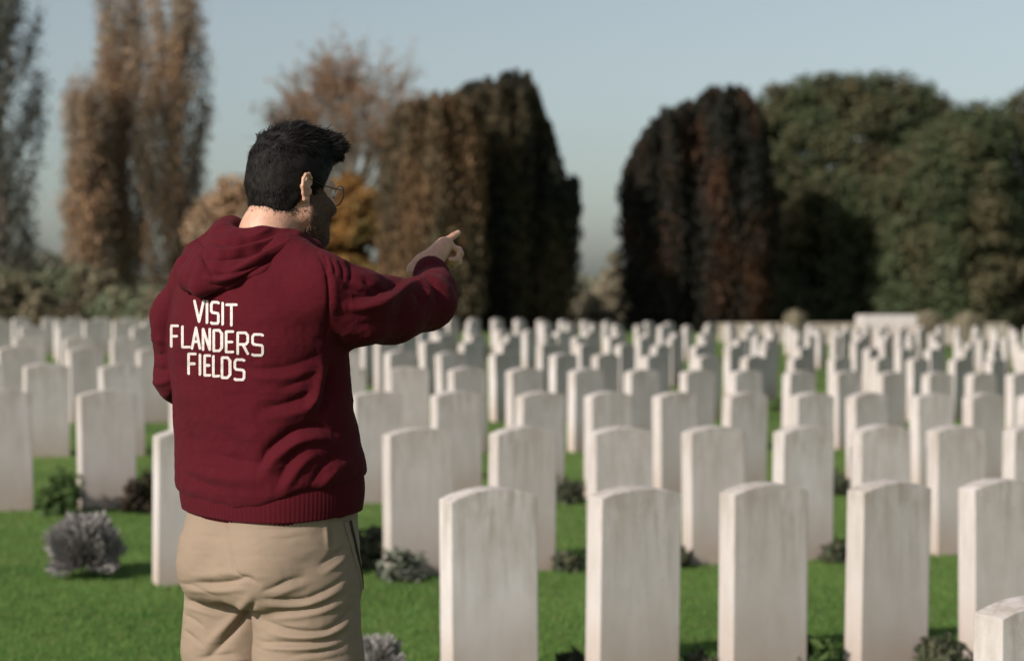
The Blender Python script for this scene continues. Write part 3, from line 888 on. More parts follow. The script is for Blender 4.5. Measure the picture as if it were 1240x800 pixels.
# ------------------------------------------------------------------ signed distance helpers and surface nets
class Field:
    def __init__(self, lo, hi, h):
        self.lo = np.array(lo, np.float32); self.h = h
        self.n = np.ceil((np.array(hi) - np.array(lo)) / h).astype(int) + 1
        self.ax = [self.lo[i] + h * np.arange(self.n[i], dtype=np.float32) for i in range(3)]
        self.F = np.full(tuple(self.n), 0.5, np.float32)

    def sub(self, lo, hi):
        s = []
        for i in range(3):
            a = int(np.clip(np.floor((lo[i] - self.lo[i]) / self.h), 0, self.n[i]))
            b = int(np.clip(np.ceil((hi[i] - self.lo[i]) / self.h) + 1, 0, self.n[i]))
            s.append(slice(a, b))
        g = np.meshgrid(*[self.ax[i][s[i]] for i in range(3)], indexing='ij')
        return tuple(s), g

    def add(self, fn, lo, hi, k=0.0, op='union'):
        pad = 0.05 + k
        s, g = self.sub([v - pad for v in lo], [v + pad for v in hi])
        if min(g[0].shape) == 0: return
        d = fn(*g).astype(np.float32)
        a = self.F[s]
        if op == 'union':
            if k > 0:
                hh = np.clip(0.5 + 0.5 * (a - d) / k, 0, 1)
                self.F[s] = a * (1 - hh) + d * hh - k * hh * (1 - hh)
            else: self.F[s] = np.minimum(a, d)
        else:                                   # subtract
            d = -d
            if k > 0:
                hh = np.clip(0.5 - 0.5 * (a - d) / k, 0, 1)
                self.F[s] = a * (1 - hh) + d * hh + k * hh * (1 - hh)
            else: self.F[s] = np.maximum(a, d)

    def cone(self, a, b, ra, rb, k=0.0, op='union'):
        a = np.array(a, float); b = np.array(b, float); ba = b - a; L = max(float(ba @ ba), 1e-12); r = max(ra, rb)
        def fn(X, Y, Z):
            t = np.clip(((X - a[0]) * ba[0] + (Y - a[1]) * ba[1] + (Z - a[2]) * ba[2]) / L, 0, 1)
            return np.sqrt((X - a[0] - t * ba[0]) ** 2 + (Y - a[1] - t * ba[1]) ** 2 + (Z - a[2] - t * ba[2]) ** 2) - (ra + (rb - ra) * t)
        self.add(fn, np.minimum(a, b) - r, np.maximum(a, b) + r, k, op)

    def chain(self, pts, k=0.0):
        for (a, ra), (b, rb) in zip(pts[:-1], pts[1:]): self.cone(a, b, ra, rb, k)

    def ell(self, c, rx, ry, rz, k=0.0, op='union', M=None):
        c = np.array(c, float); m = max(rx, ry, rz)
        def fn(X, Y, Z):
            x, y, z = X - c[0], Y - c[1], Z - c[2]
            if M is not None:
                x, y, z = (M[0][0] * x + M[0][1] * y + M[0][2] * z, M[1][0] * x + M[1][1] * y + M[1][2] * z, M[2][0] * x + M[2][1] * y + M[2][2] * z)
            k0 = np.sqrt((x / rx) ** 2 + (y / ry) ** 2 + (z / rz) ** 2)
            k1 = np.sqrt((x / rx ** 2) ** 2 + (y / ry ** 2) ** 2 + (z / rz ** 2) ** 2)
            return k0 * (k0 - 1) / np.maximum(k1, 1e-6)
        self.add(fn, c - m, c + m, k, op)

    def mesh(self):
        F = self.F; h = self.h; nx, ny, nz = F.shape
        ins = F < 0
        cnt = np.zeros((nx - 1, ny - 1, nz - 1), np.float32)
        acc = np.zeros((nx - 1, ny - 1, nz - 1, 3), np.float32)
        cross = []
        for a in range(3):
            s0 = [slice(None)] * 3; s1 = [slice(None)] * 3
            s0[a] = slice(0, -1); s1[a] = slice(1, None)
            f0, f1 = F[tuple(s0)], F[tuple(s1)]
            c = ins[tuple(s0)] != ins[tuple(s1)]
            idx = np.argwhere(c)
            t = f0[c] / (f0[c] - f1[c])
            p = idx.astype(np.float32); p[:, a] += t
            b, d = [q for q in range(3) if q != a]
            for ob in (0, -1):
                for od in (0, -1):
                    ci = idx.copy(); ci[:, b] += ob; ci[:, d] += od
                    ok = (ci[:, b] >= 0) & (ci[:, d] >= 0) & (ci[:, b] < F.shape[b] - 1) & (ci[:, d] < F.shape[d] - 1)
                    np.add.at(cnt, tuple(ci[ok].T), 1)
                    np.add.at(acc, tuple(ci[ok].T), p[ok])
            cross.append((a, idx, ins[tuple(s0)][c]))
        cells = np.argwhere(cnt > 0)
        vid = np.full(cnt.shape, -1, np.int64); vid[tuple(cells.T)] = np.arange(len(cells))
        V = acc[tuple(cells.T)] / cnt[tuple(cells.T)][:, None] * h + self.lo
        Q = []
        for a, idx, inside in cross:
            b, d = (a + 1) % 3, (a + 2) % 3
            ok = (idx[:, b] > 0) & (idx[:, d] > 0) & (idx[:, b] < F.shape[b] - 1) & (idx[:, d] < F.shape[d] - 1)
            idx, inside = idx[ok], inside[ok]
            def v(ob, od):
                c = idx.copy(); c[:, b] += ob; c[:, d] += od
                return vid[tuple(c.T)]
            q = np.stack([v(-1, -1), v(0, -1), v(0, 0), v(-1, 0)], -1)
            q[~inside] = q[~inside][:, ::-1]
            Q.append(q)
        return V.astype(np.float64), np.concatenate(Q)

def relax(V, F, n=1, lam=0.5):
    E = np.concatenate([F[:, [0, 1]], F[:, [1, 2]], F[:, [2, 3]], F[:, [3, 0]]])
    for _ in range(n):
        s = np.zeros_like(V); c = np.zeros(len(V))
        for a, b in ((0, 1), (1, 0)):
            for j in range(3): s[:, j] += np.bincount(E[:, a], V[E[:, b], j], len(V))
            c += np.bincount(E[:, a], minlength=len(V))
        V = V + lam * (s / np.maximum(c, 1)[:, None] - V)
    return V

def normals(V, F):
    n = np.cross(V[F[:, 2]] - V[F[:, 0]], V[F[:, 3]] - V[F[:, 1]])
    R_ = np.zeros_like(V)
    for k in range(4):
        for j in range(3): R_[:, j] += np.bincount(F[:, k], n[:, j], len(V))
    return unit(R_)

def subdivide(V, F):
    """one Catmull-Clark step through Blender"""
    o = mesh_np("tmp", V, F, None)
    md = o.modifiers.new("s", 'SUBSURF'); md.levels = 1
    dg = bpy.context.evaluated_depsgraph_get()
    me = bpy.data.meshes.new_from_object(o.evaluated_get(dg))
    V2 = np.empty(len(me.vertices) * 3, np.float32); me.vertices.foreach_get('co', V2)
    F2 = np.empty(len(me.loops), np.int32); me.loops.foreach_get('vertex_index', F2)
    old = o.data
    bpy.data.objects.remove(o); bpy.data.meshes.remove(old); bpy.data.meshes.remove(me)
    return V2.reshape(-1, 3).astype(np.float64), F2.reshape(-1, 4)

def seg_dist(px, py, pts):
    """distance to a polyline, position along it 0..1"""
    P = np.array(pts, float)
    L = np.concatenate([[0], np.cumsum(np.linalg.norm(np.diff(P, axis=0), axis=1))])
    best = np.full(len(px), 1e9); bt = np.zeros(len(px))
    for i in range(len(P) - 1):
        a, b = P[i], P[i + 1]; d = b - a; l2 = d @ d
        t = np.clip(((px - a[0]) * d[0] + (py - a[1]) * d[1]) / l2, 0, 1)
        q = np.hypot(px - a[0] - t * d[0], py - a[1] - t * d[1])
        k = q < best
        best[k] = q[k]; bt[k] = ((L[i] + t * math.sqrt(l2)) / L[-1])[k]
    return best, bt

def smooth_poly(pts, n=4):
    P = [np.array(p, float) for p in pts]
    if len(P) < 3: return P
    out = []
    Q = [2 * P[0] - P[1]] + P + [2 * P[-1] - P[-2]]
    for i in range(1, len(Q) - 2):
        for j in range(n):
            t = j / n
            out.append(0.5 * ((2 * Q[i]) + (-Q[i - 1] + Q[i + 1]) * t + (2 * Q[i - 1] - 5 * Q[i] + 4 * Q[i + 1] - Q[i + 2]) * t * t + (-Q[i - 1] + 3 * Q[i] - 3 * Q[i + 1] + Q[i + 2]) * t ** 3))
    out.append(P[-1])
    return out

def apply_folds(V, F, folds):
    """cloth folds: each is a line over the cloth as seen from behind the man, in millimetres of height and 1/570 m of width"""
    Nn = normals(V, F)
    px, py = project(V)
    toward = np.array([0, 0, CAMZ]) - V
    fac = sstep(-0.05, 0.30, np.sum(Nn * unit(toward), 1))
    disp = np.zeros(len(V))
    for pts, amp, wid in folds:
        d, t = seg_dist(px, py, smooth_poly(pts))
        disp += amp * 0.0014 * np.exp(-(d / wid) ** (2 if amp > 0 else 1.35)) * np.clip(np.sin(np.pi * np.clip(t, 0.02, 0.98)), 0, 1) ** 0.5
    return V + Nn * (disp * fac)[:, None]

def wrinkle(V, F, amp, scale, stretch=(1, 1, 1), seed=0.0):
    Nn = normals(V, F)
    P = V * np.array(stretch)[None] + seed
    r = 1 - np.abs(vnoise(P, scale)) * 2
    r2 = vnoise(P + 3.3, scale * 2.3)
    return V + Nn * (amp * (0.65 * r + 0.35 * r2))[:, None]

# ------------------------------------------------------------------ the man
YAW = R(38)
CY, SY = math.cos(YAW), math.sin(YAW)
OX, OY = -0.526, 3.63
FOOT = gz(OX, OY)

def L(x, y, z):
    return np.array([OX + x * CY + y * SY, OY - x * SY + y * CY, z])

def loc_xy(X, Y):
    return (X - OX) * CY - (Y - OY) * SY, (X - OX) * SY + (Y - OY) * CY

man = empty("person", (OX, OY, FOOT))
tag(man, "man seen from behind in a maroon hoodie and khaki trousers, pointing to the right", "person")

def profile_field(Fd, prof, zlo, zhi, ex, k=0.0, zb=None):
    """stack of superellipse sections (z, a, b, cy)"""
    p = np.array(sorted(prof))
    lo = np.array([OX - 0.35, OY - 0.35, zlo]); hi = np.array([OX + 0.35, OY + 0.35, zhi])
    def fn(X, Y, Z):
        x, y = loc_xy(X, Y)
        a = np.interp(Z, p[:, 0], p[:, 1]); b = np.interp(Z, p[:, 0], p[:, 2]); cy = np.interp(Z, p[:, 0], p[:, 3])
        e = (np.abs(x / a) ** ex + np.abs((y - cy) / b) ** ex) ** (1 / ex)
        d = (e - 1) * np.minimum(a, b) * 0.9
        q = zb(X, Y) if zb is not None else zlo
        for cap in (q - Z, Z - zhi):
            kk = 0.022
            hh = np.clip(0.5 - 0.5 * (d - cap) / kk, 0, 1)
            d = d * (1 - hh) + cap * hh + kk * hh * (1 - hh)
        return d
    Fd.add(fn, lo, hi, k)

# cloth and skin materials
def hoodie_material(name, base, dark, rib=False):
    m, n, p = mat_new(name)
    v = coords(n)
    f = noise(n, v, 14, 4)
    c = mixc(n, f, base, dark)
    c = mixc(n, 0.22, c, ramp(n, [(0.3, (0.32, 0.32, 0.32)), (0.7, (0.68, 0.68, 0.68))], noise(n, v, 130, 4, 0.7)).outputs[0], 'OVERLAY')
    fine = noise(n, v, 900, 2)
    c = mixc(n, 0.25, c, ramp(n, [(0.3, (0.3, 0.3, 0.3)), (0.7, (0.7, 0.7, 0.7))], fine).outputs[0], 'OVERLAY')
    n.links.new(c, p.inputs['Base Color'])
    p.inputs['Roughness'].default_value = 0.95
    p.inputs['Specular IOR Level'].default_value = 0.15
    p.inputs['Sheen Weight'].default_value = 0.03
    p.inputs['Sheen Roughness'].default_value = 0.5
    p.inputs['Sheen Tint'].default_value = (0.8, 0.35, 0.4, 1)
    cr = noise(n, coords(n, (1, 1, 1.6)), 34, 3)
    bump(n, p, mixc(n, 0.45, fine, cr), 0.35, 0.004)
    return m

M_HOOD = hoodie_material("maroon_fleece", (0.067, 0.0042, 0.0094), (0.057, 0.0035, 0.0078))
M_RIB = hoodie_material("maroon_ribbing", (0.067, 0.0042, 0.0094), (0.057, 0.0035, 0.0078))
def print_material():
    m, n, p = mat_new("white_print")
    f = noise(n, coords(n), 220, 5, 0.7)
    n.links.new(ramp(n, [(0.25, (0.38, 0.29, 0.29)), (0.6, (0.56, 0.50, 0.49))], f).outputs[0], p.inputs['Base Color'])
    p.inputs['Roughness'].default_value = 0.7
    return m
M_PRINT = print_material()

def trouser_material():
    m, n, p = mat_new("khaki_twill")
    v = coords(n)
    f = noise(n, v, 9, 4)
    c = mixc(n, f, (0.262, 0.194, 0.148), (0.230, 0.170, 0.128))
    tw = N(n, 'ShaderNodeTexWave')
    tw.inputs['Scale'].default_value = 260; tw.inputs['Distortion'].default_value = 1.5; tw.inputs['Detail'].default_value = 1
    n.links.new(v, tw.inputs['Vector'])
    c = mixc(n, 0.10, c, tw.outputs['Fac'], 'OVERLAY')
    n.links.new(c, p.inputs['Base Color'])
    p.inputs['Roughness'].default_value = 0.85
    p.inputs['Specular IOR Level'].default_value = 0.2
    cr = noise(n, coords(n, (1, 1, 2.2)), 40, 4)
    bump(n, p, mixc(n, 0.3, cr, tw.outputs['Fac']), 0.30, 0.004)
    return m
M_TROU = trouser_material()

def skin_material():
    m, n, p = mat_new("skin")
    v = coords(n)
    f = noise(n, v, 25, 4)
    c = mixc(n, f, (0.55, 0.32, 0.235), (0.46, 0.245, 0.172))
    c = mixc(n, ramp(n, [(0.45, (0, 0, 0)), (0.75, (0.6, 0.6, 0.6))], noise(n, v, 90, 5, 0.7)).outputs[0], c, (0.36, 0.165, 0.115))
    n.links.new(c, p.inputs['Base Color'])
    p.inputs['Roughness'].default_value = 0.5
    p.inputs['Subsurface Weight'].default_value = 0.18
    p.inputs['Subsurface Radius'].default_value = (0.012, 0.005, 0.003)
    bump(n, p, noise(n, v, 260, 5, 0.7), 0.35, 0.0015)
    return m
M_SKIN = skin_material()

def plain(name, c, rough=0.5, spec=0.5, metal=0.0, var=0.1, scale=60):
    m, n, p = mat_new(name)
    f = noise(n, coords(n), scale, 3)
    n.links.new(mixc(n, f, c, tuple(x * (1 - var) for x in c)), p.inputs['Base Color'])
    p.inputs['Roughness'].default_value = rough
    p.inputs['Specular IOR Level'].default_value = spec
    p.inputs['Metallic'].default_value = metal
    return m
M_HAIR = plain("black_hair", (0.010, 0.0080, 0.0075), 0.65, 0.13, var=0.4, scale=40)
M_BEARD_SHADE = plain("stubble_cheek_shade", (0.145, 0.085, 0.063), 0.8, 0.2, var=0.6, scale=400)  # brown for the jaw stubble and for shade painted on the cheek

# ---------------- head
HPHI = R(48)
hc = np.array(at(352.5, 229, 3.675))
hF = np.array([math.sin(HPHI), math.cos(HPHI), 0]); hR = np.array([math.cos(HPHI), -math.sin(HPHI), 0]); hU = np.array([0, 0, 1.0])
pt = R(6)                                             # chin slightly down
hF2 = hF * math.cos(pt) - hU * math.sin(pt); hU2 = hU * math.cos(pt) + hF * math.sin(pt)
HM = np.stack([hR, hF2, hU2])                         # world -> head rows
def H2W(P): return np.asarray(P) @ HM + hc
def W2H(P): return (np.asarray(P) - hc) @ HM.T

neck_base = W2H(L(0.0, -0.01, 1.66))
neck_mid = W2H(L(0.0, 0.01, 1.735))
def build_head(h, for_hair=False):
    f = Field((-0.13, -0.20, -0.30), (0.13, 0.16, 0.15), h)
    f.ell((0, -0.010, 0.028), 0.0700, 0.0870, 0.083)
    f.ell((0, 0.035, -0.030), 0.060, 0.058, 0.085, 0.03)
    for s in (-1, 1):
        f.cone((s * 0.050, 0.008, -0.055), (s * 0.012, 0.072, -0.098), 0.020, 0.020, 0.03)
        f.cone((s * 0.036, 0.078, 0.017), (s * 0.012, 0.086, 0.016), 0.010, 0.010, 0.012)
        f.ell((s * 0.042, 0.066, -0.030), 0.020, 0.020, 0.018, 0.02)
    if not for_hair:
        f.cone((0, 0.088, 0.005), (0, 0.110, -0.034), 0.008, 0.011, 0.012)
        for s in (-1, 1):
            f.ell((s * 0.011, 0.100, -0.038), 0.008, 0.010, 0.007, 0.008)
            f.ell((s * 0.031, 0.096, 0.001), 0.016, 0.012, 0.010, 0.012, 'sub')
        f.cone((-0.020, 0.086, -0.060), (0.020, 0.086, -0.060), 0.006, 0.006, 0.008)
        f.cone((-0.017, 0.085, -0.070), (0.017, 0.085, -0.070), 0.007, 0.007, 0.008)
    f.cone(neck_mid, (0, -0.027, -0.03), 0.056, 0.055, 0.03)
    f.cone(neck_base - np.array([0, 0, 0.04]), neck_mid, 0.068, 0.058, 0.02)
    return f

f = build_head(0.0028)
hv, hf = f.mesh()
hv = relax(hv, hf, 1)
hv_w = H2W(hv)
def build_ear(sgn):
    """helix, antihelix, lobe, tragus and bowl of one ear, 1.3 mm cells"""
    f = Field((-0.02, -0.045, -0.05), (0.02, 0.035, 0.05), 0.0013)      # x outwards, y forward, z up
    def P(y, z, o=0.0): return (0.004 - 0.42 * (y - 0.010) + o, y, z)
    f.chain([(P(0.004, 0.002, -0.002), .0030), (P(0.011, 0.012), .0030), (P(0.010, 0.024), .0034), (P(0.001, 0.031), .0037), (P(-0.010, 0.028), .0037), (P(-0.017, 0.017), .0037),
             (P(-0.018, 0.003), .0036), (P(-0.014, -0.012), .0034), (P(-0.007, -0.023), .0040)], 0.002)
    f.cone(P(-0.007, -0.024), P(0.002, -0.027), .0048, .0044, 0.003)
    f.cone(P(0.002, -0.027), P(0.008, -0.018, -0.003), .0040, .0034, 0.003)
    f.chain([(P(-0.001, 0.021, -0.002), .0026), (P(-0.008, 0.011, -0.001), .0030), (P(-0.009, -0.002, -0.001), .0030), (P(-0.003, -0.014, 0), .0034)], 0.002)
    f.cone(P(0.010, -0.002, 0.001), P(0.009, -0.010, 0.001), .0038, .0036, 0.003)
    for y, z, r in ((-0.004, 0.018, .011), (-0.007, 0.004, .011), (-0.002, -0.010, .010), (0.002, 0.006, .009), (-0.001, -0.021, .006)):
        c = P(y, z, -0.0052)
        f.ell(c, .0026, r, r, 0.003)
    f.cone((-0.006, -0.006, 0.006), (-0.012, 0.004, -0.004), .008, .014, 0.004)
    v, q = f.mesh(); v = relax(v, q, 3)
    v = v * np.array([1, 1, 1.0]) + np.array([0.0725, -0.014, -0.004])
    if sgn < 0: v = v * np.array([-1, 1, 1]); q = q[:, ::-1]
    return H2W(v), q
ears = [build_ear(1), build_ear(-1)]
# ---------------- hands
def hand(h, W, d, n, curl, thumb, mirror=1):
    """W wrist, d fingers forward, n back of the hand; curl per finger 0..1"""
    d = np.array(d) / np.linalg.norm(d); n = np.array(n, float); n = n - d * (n @ d); n /= np.linalg.norm(n); s = np.cross(d, n) * mirror
    f = Field((-0.085, -0.08, -0.09), (0.07, 0.215, 0.05), h)
    K = [(-0.027, 0.090, 0.003), (-0.006, 0.096, 0.006), (0.014, 0.090, 0.004), (0.032, 0.079, 0.0)]
    ln = [(0.046, 0.027, 0.022), (0.050, 0.030, 0.023), (0.046, 0.028, 0.022), (0.036, 0.021, 0.020)]
    f.cone((0, -0.03, 0), (0, 0.0, 0), 0.025, 0.025, 0)
    for i, k in enumerate(K):
        f.cone((k[0] * 0.55, 0.005, -0.003), k, 0.019, 0.0125, 0.018)
    f.cone((-0.018, 0.015, -0.014), (-0.010, 0.07, -0.012), 0.018, 0.014, 0.015)
    f.cone((0.022, 0.015, -0.012), (0.024, 0.06, -0.008), 0.015, 0.012, 0.015)
    for i, k in enumerate(K):
        g = Field((-0.085, -0.08, -0.09), (0.07, 0.215, 0.05), h)
        p = np.array(k); ang = 0.0; r = [0.0098, 0.0098, 0.0094, 0.0084][i]
        sp = (i - 1.3) * 0.06
        for j in range(3):
            ang += curl[i][j]
            q = p + ln[i][j] * np.array([math.sin(sp) * math.cos(ang), math.cos(ang), -math.sin(ang)])
            g.cone(p, q, r, r * 0.9, 0.003)
            p = q; r *= 0.9
        dd = g.F; a = f.F; kk = 0.003
        hh = np.clip(0.5 + 0.5 * (a - dd) / kk, 0, 1)
        f.F = a * (1 - hh) + dd * hh - kk * hh * (1 - hh)
    t = [np.array(q) for q in thumb]
    f.cone((-0.012, 0.012, -0.010), t[0], 0.018, 0.0145, 0.012)
    f.cone(t[0], t[1], 0.0135, 0.0115, 0.004); f.cone(t[1], t[2], 0.0112, 0.0088, 0.004)
    v, q = f.mesh(); v = relax(v, q, 1)
    wv = np.array(W) + v[:, :1] * 0.88 * s + v[:, 1:2] * d + v[:, 2:] * n
    if mirror < 0: q = q[:, ::-1]
    return wv, q

wr = np.array(at(513, 320, 3.985)); tip = np.array(at(562, 274, 4.115))
hd = tip - wr
straight, fist = (0.06, 0.05, 0.03), (1.25, 1.55, 0.95)
rh_v, rh_f = hand(0.0022, wr, hd, (-0.60, -0.12, 0.78), [straight, (0.95, 1.5, 0.9), fist, (1.3, 1.5, 0.9)],
                  [(-0.042, 0.045, -0.026), (-0.040, 0.078, -0.038), (-0.020, 0.100, -0.042)])
lw = L(-0.165, 0.190, 1.372)
lh_v, lh_f = hand(0.003, lw, L(-0.06, 0.30, 1.35) - lw, L(-0.04, 0.5, 1.5) - L(-0.04, 0.2, 1.3), [(0.35, 0.5, 0.3)] * 4,
                  [(-0.045, 0.045, -0.018), (-0.052, 0.075, -0.022), (-0.045, 0.10, -0.026)], -1)

# ---------------- the body under the clothes, one mesh with head and hands
bf = Field((OX - 0.42, OY - 0.35, FOOT), (OX + 0.55, OY + 0.45, 1.78), 0.013)
profile_field(bf, [(1.0, .15, .10, .02), (1.1, .16, .115, .02), (1.3, .15, .105, .0), (1.5, .165, .11, -.01), (1.62, .15, .09, -.01), (1.70, .07, .06, 0)], 1.04, 1.72, 2.2)
for s in (-1, 1):
    bf.chain([(L(s * .10, .02, 1.04), .075), (L(s * .10, .02, 0.62), .058), (L(s * .10, 0, 0.42), .05), (L(s * .10, -.01, FOOT + 0.10), .04)], 0.03)
SHR = [(np.array(at(392, 353, 3.52)), .075), (np.array(at(430, 371, 3.56)), .078), (np.array(at(472, 376, 3.65)), .067),
       (np.array(at(519, 367, 3.77)), .056), (np.array(at(525, 356, 3.85)), .049), (np.array(at(525, 341, 3.91)), .042)]
SHL = [(L(-.165, -.02, 1.638), .066), (L(-.250, -.005, 1.55), .069), (L(-.276, .020, 1.425), .063), (L(-.235, .10, 1.385), .057), (L(-.185, .160, 1.374), .045)]
bf.chain([(p, r * 0.62) for p, r in SHR] + [(wr, .024)], 0.02)
bf.chain([(p, r * 0.62) for p, r in SHL] + [(lw, .024)], 0.02)
bv, bq = bf.mesh()
body_v, body_f = join([(hv_w, hf)] + ears + [(rh_v, rh_f), (lh_v, lh_f), (bv, bq)])
mesh_np("body", body_v, body_f, M_SKIN, man)

for s in (-1, 1):
    bm = bmesh.new(); bmesh.ops.create_uvsphere(bm, u_segments=20, v_segments=12, radius=0.0118)
    V = np.array([tuple(v.co) for v in bm.verts]); Fq = [[v.index for v in fc.verts] for fc in bm.faces]; bm.free()
    V = H2W(V + np.array([s * 0.031, 0.079, 0.001]))
    Fq = np.array([q if len(q) == 4 else q + [q[2]] for q in Fq])
    me = bpy.data.meshes.new("eye"); me.from_pydata([tuple(v - np.array(man.location)) for v in V], [], [q[:3] if q[2] == q[3] else list(q) for q in Fq.tolist()])
    me.materials.append(plain("eye_white", (0.7, 0.68, 0.65), 0.2)); me.polygons.foreach_set('use_smooth', [True] * len(me.polygons))
    o = bpy.data.objects.new("eye", me); COL.objects.link(o); o.parent = man

# ---------------- stubble with painted cheek shade, and hair, follow the skull
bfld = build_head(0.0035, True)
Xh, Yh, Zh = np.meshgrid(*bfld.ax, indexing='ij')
lim = np.interp(Yh, [-0.02, 0.0, 0.03, 0.06, 0.09], [0.014, 0.014, 0.010, -0.014, -0.038])  # upper edge raised past the jaw so the dark shell shades the cheek
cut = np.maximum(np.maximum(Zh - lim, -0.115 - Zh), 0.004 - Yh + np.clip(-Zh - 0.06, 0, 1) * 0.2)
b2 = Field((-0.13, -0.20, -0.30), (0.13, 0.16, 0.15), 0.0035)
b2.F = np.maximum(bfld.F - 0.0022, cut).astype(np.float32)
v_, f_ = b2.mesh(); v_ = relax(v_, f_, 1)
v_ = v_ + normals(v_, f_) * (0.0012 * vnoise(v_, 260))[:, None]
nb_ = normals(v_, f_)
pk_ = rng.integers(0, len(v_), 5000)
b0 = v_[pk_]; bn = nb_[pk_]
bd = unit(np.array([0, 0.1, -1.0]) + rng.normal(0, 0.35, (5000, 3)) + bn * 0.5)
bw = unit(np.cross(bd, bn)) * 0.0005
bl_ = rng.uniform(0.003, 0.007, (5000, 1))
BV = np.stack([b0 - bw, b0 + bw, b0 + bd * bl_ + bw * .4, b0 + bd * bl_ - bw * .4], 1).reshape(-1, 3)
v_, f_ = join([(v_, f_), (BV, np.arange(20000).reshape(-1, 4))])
mesh_np("beard_cheek_shade", H2W(v_), f_, M_BEARD_SHADE, man)

hr = Field((-0.13, -0.15, -0.12), (0.13, 0.16, 0.19), 0.003)
hr.ell((0, -0.0105, 0.030), 0.0780, 0.0965, 0.0930)
hr.ell((0, -0.002, 0.062), 0.069, 0.088, 0.074, 0.02)
hr.cone((0, -0.032, -0.02), (0, -0.028, -0.09), 0.0605, 0.0575, 0.03)
hr.cone((-0.02, 0.072, 0.103), (0.030, 0.086, 0.098), 0.024, 0.021, 0.025)
hr.cone((0.0, 0.0, 0.116), (0.015, 0.082, 0.113), 0.022, 0.018, 0.025)
Xh, Yh, Zh = np.meshgrid(*hr.ax, indexing='ij')
zb_ = np.interp(Yh, [-0.12, -0.075, -0.045, -0.030, -0.012, 0.002, 0.016, 0.026, 0.040, 0.065, 0.10, 0.13],
                [-0.058, -0.060, -0.060, -0.050, 0.010, 0.006, -0.036, -0.032, 0.008, 0.042, 0.066, 0.080])
d = zb_ - Zh
kk = 0.012
hh = np.clip(0.5 - 0.5 * (hr.F - d) / kk, 0, 1)
hr.F = (hr.F * (1 - hh) + d * hh + kk * hh * (1 - hh)).astype(np.float32)
v_, f_ = hr.mesh(); v_ = relax(v_, f_, 1)
nn = normals(v_, f_)
flow = np.stack([v_[:, 0] * 0.9, 0.055 + v_[:, 1] * 0.35 + 0 * v_[:, 1], np.where(v_[:, 2] > 0.09, 0.02, -0.09)], -1)
flow = unit(flow - nn * np.sum(flow * nn, 1, keepdims=True))
sidev = np.cross(flow, nn)
amp = 0.0022 + 0.0026 * sstep(0.03, 0.12, v_[:, 2])
v2 = v_ + nn * (amp * vnoise(v_ * np.array([1.0, 0.45, 0.8]), 90))[:, None] + nn * (amp * 0.9 * vnoise(v_, 38))[:, None]
parts = [(v2, f_)]
# loose strands, three short segments each
ns = 26000
pick = rng.integers(0, len(v_), ns)
p0, n0, d0 = v2[pick], nn[pick], flow[pick]
topf = sstep(0.05, 0.12, p0[:, 2])[:, None]
ln = (0.008 + 0.012 * rng.random((ns, 1))) * (0.6 + 0.7 * topf)
lift = (0.03 + 0.16 * rng.random((ns, 1)) ** 2 * 1.6) * (0.8 + 0.5 * topf)
dj = unit(d0 + rng.normal(0, 0.30, (ns, 3)) * (0.6 + 0.5 * topf))
w = unit(np.cross(dj, n0)) * (0.00045 + 0.0006 * rng.random((ns, 1)))
a0 = p0 - n0 * 0.0015
a1 = a0 + (dj + n0 * lift) * ln * 0.4
a2 = a1 + (dj + n0 * lift * 0.45) * ln * 0.35
a3 = a2 + (dj - n0 * lift * 0.2) * ln * 0.30
SV = np.stack([a0 - w, a0 + w, a1 - w, a1 + w, a2 - w * .8, a2 + w * .8, a3 - w * .2, a3 + w * .2], 1).reshape(-1, 3)
ib = np.arange(ns)[:, None] * 8
SF = np.concatenate([ib + np.array([[0, 1, 3, 2]]), ib + np.array([[2, 3, 5, 4]]), ib + np.array([[4, 5, 7, 6]])])
parts.append((SV, SF))
# short hairs fading out down the nape
hn_ = normals(hv, hf)
sel = np.where((hv[:, 1] < 0.0) & (hv[:, 2] < -0.045) & (hv[:, 2] > -0.100) & (rng.random(len(hv)) < 0.30 * np.clip((hv[:, 2] + 0.078) / 0.03, 0, 1) ** 2))[0]
sel = np.repeat(sel, 2); k_ = len(sel)
b0 = hv[sel] + rng.normal(0, 0.0015, (k_, 3)); bn = hn_[sel]
bd = unit(np.array([0, 0.1, -1.0]) + rng.normal(0, 0.3, (k_, 3)) + bn * 0.25)
bw = unit(np.cross(bd, bn)) * 0.0004
bl_ = rng.uniform(0.003, 0.007, (k_, 1))
parts.append((np.stack([b0 - bw, b0 + bw, b0 + bd * bl_ + bw * .3, b0 + bd * bl_ - bw * .3], 1).reshape(-1, 3), np.arange(4 * k_).reshape(-1, 4)))
hv2, hf2 = join(parts)
mesh_np("hair", H2W(hv2), hf2, M_HAIR, man)

# ---------------- eyeglasses
def torus_np(c, axu, axv, r1, r2, tube, n=40, m=8):
    a = np.linspace(0, 2 * np.pi, n, endpoint=False); b = np.linspace(0, 2 * np.pi, m, endpoint=False)
    A, Bq = np.meshgrid(a, b, indexing='ij')
    axn = np.cross(axu, axv)
    cen = np.outer(np.cos(a) * r1, axu) + np.outer(np.sin(a) * r2, axv)
    rad = unit(np.outer(np.cos(a) / r1, axu) + np.outer(np.sin(a) / r2, axv))
    V = cen[:, None] + tube * (np.cos(Bq)[..., None] * rad[:, None] + np.sin(Bq)[..., None] * axn[None, None])
    V = V.reshape(-1, 3) + np.array(c)
    i, j = np.meshgrid(np.arange(n), np.arange(m), indexing='ij'); i, j = i.ravel(), j.ravel()
    F = np.stack([i * m + j, ((i + 1) % n) * m + j, ((i + 1) % n) * m + (j + 1) % m, i * m + (j + 1) % m], -1)
    return V, F
M_FRAME = plain("dark_metal_frame", (0.02, 0.018, 0.017), 0.3, 0.5, 0.3)
mg, ng, pg = mat_new("lens_glass")
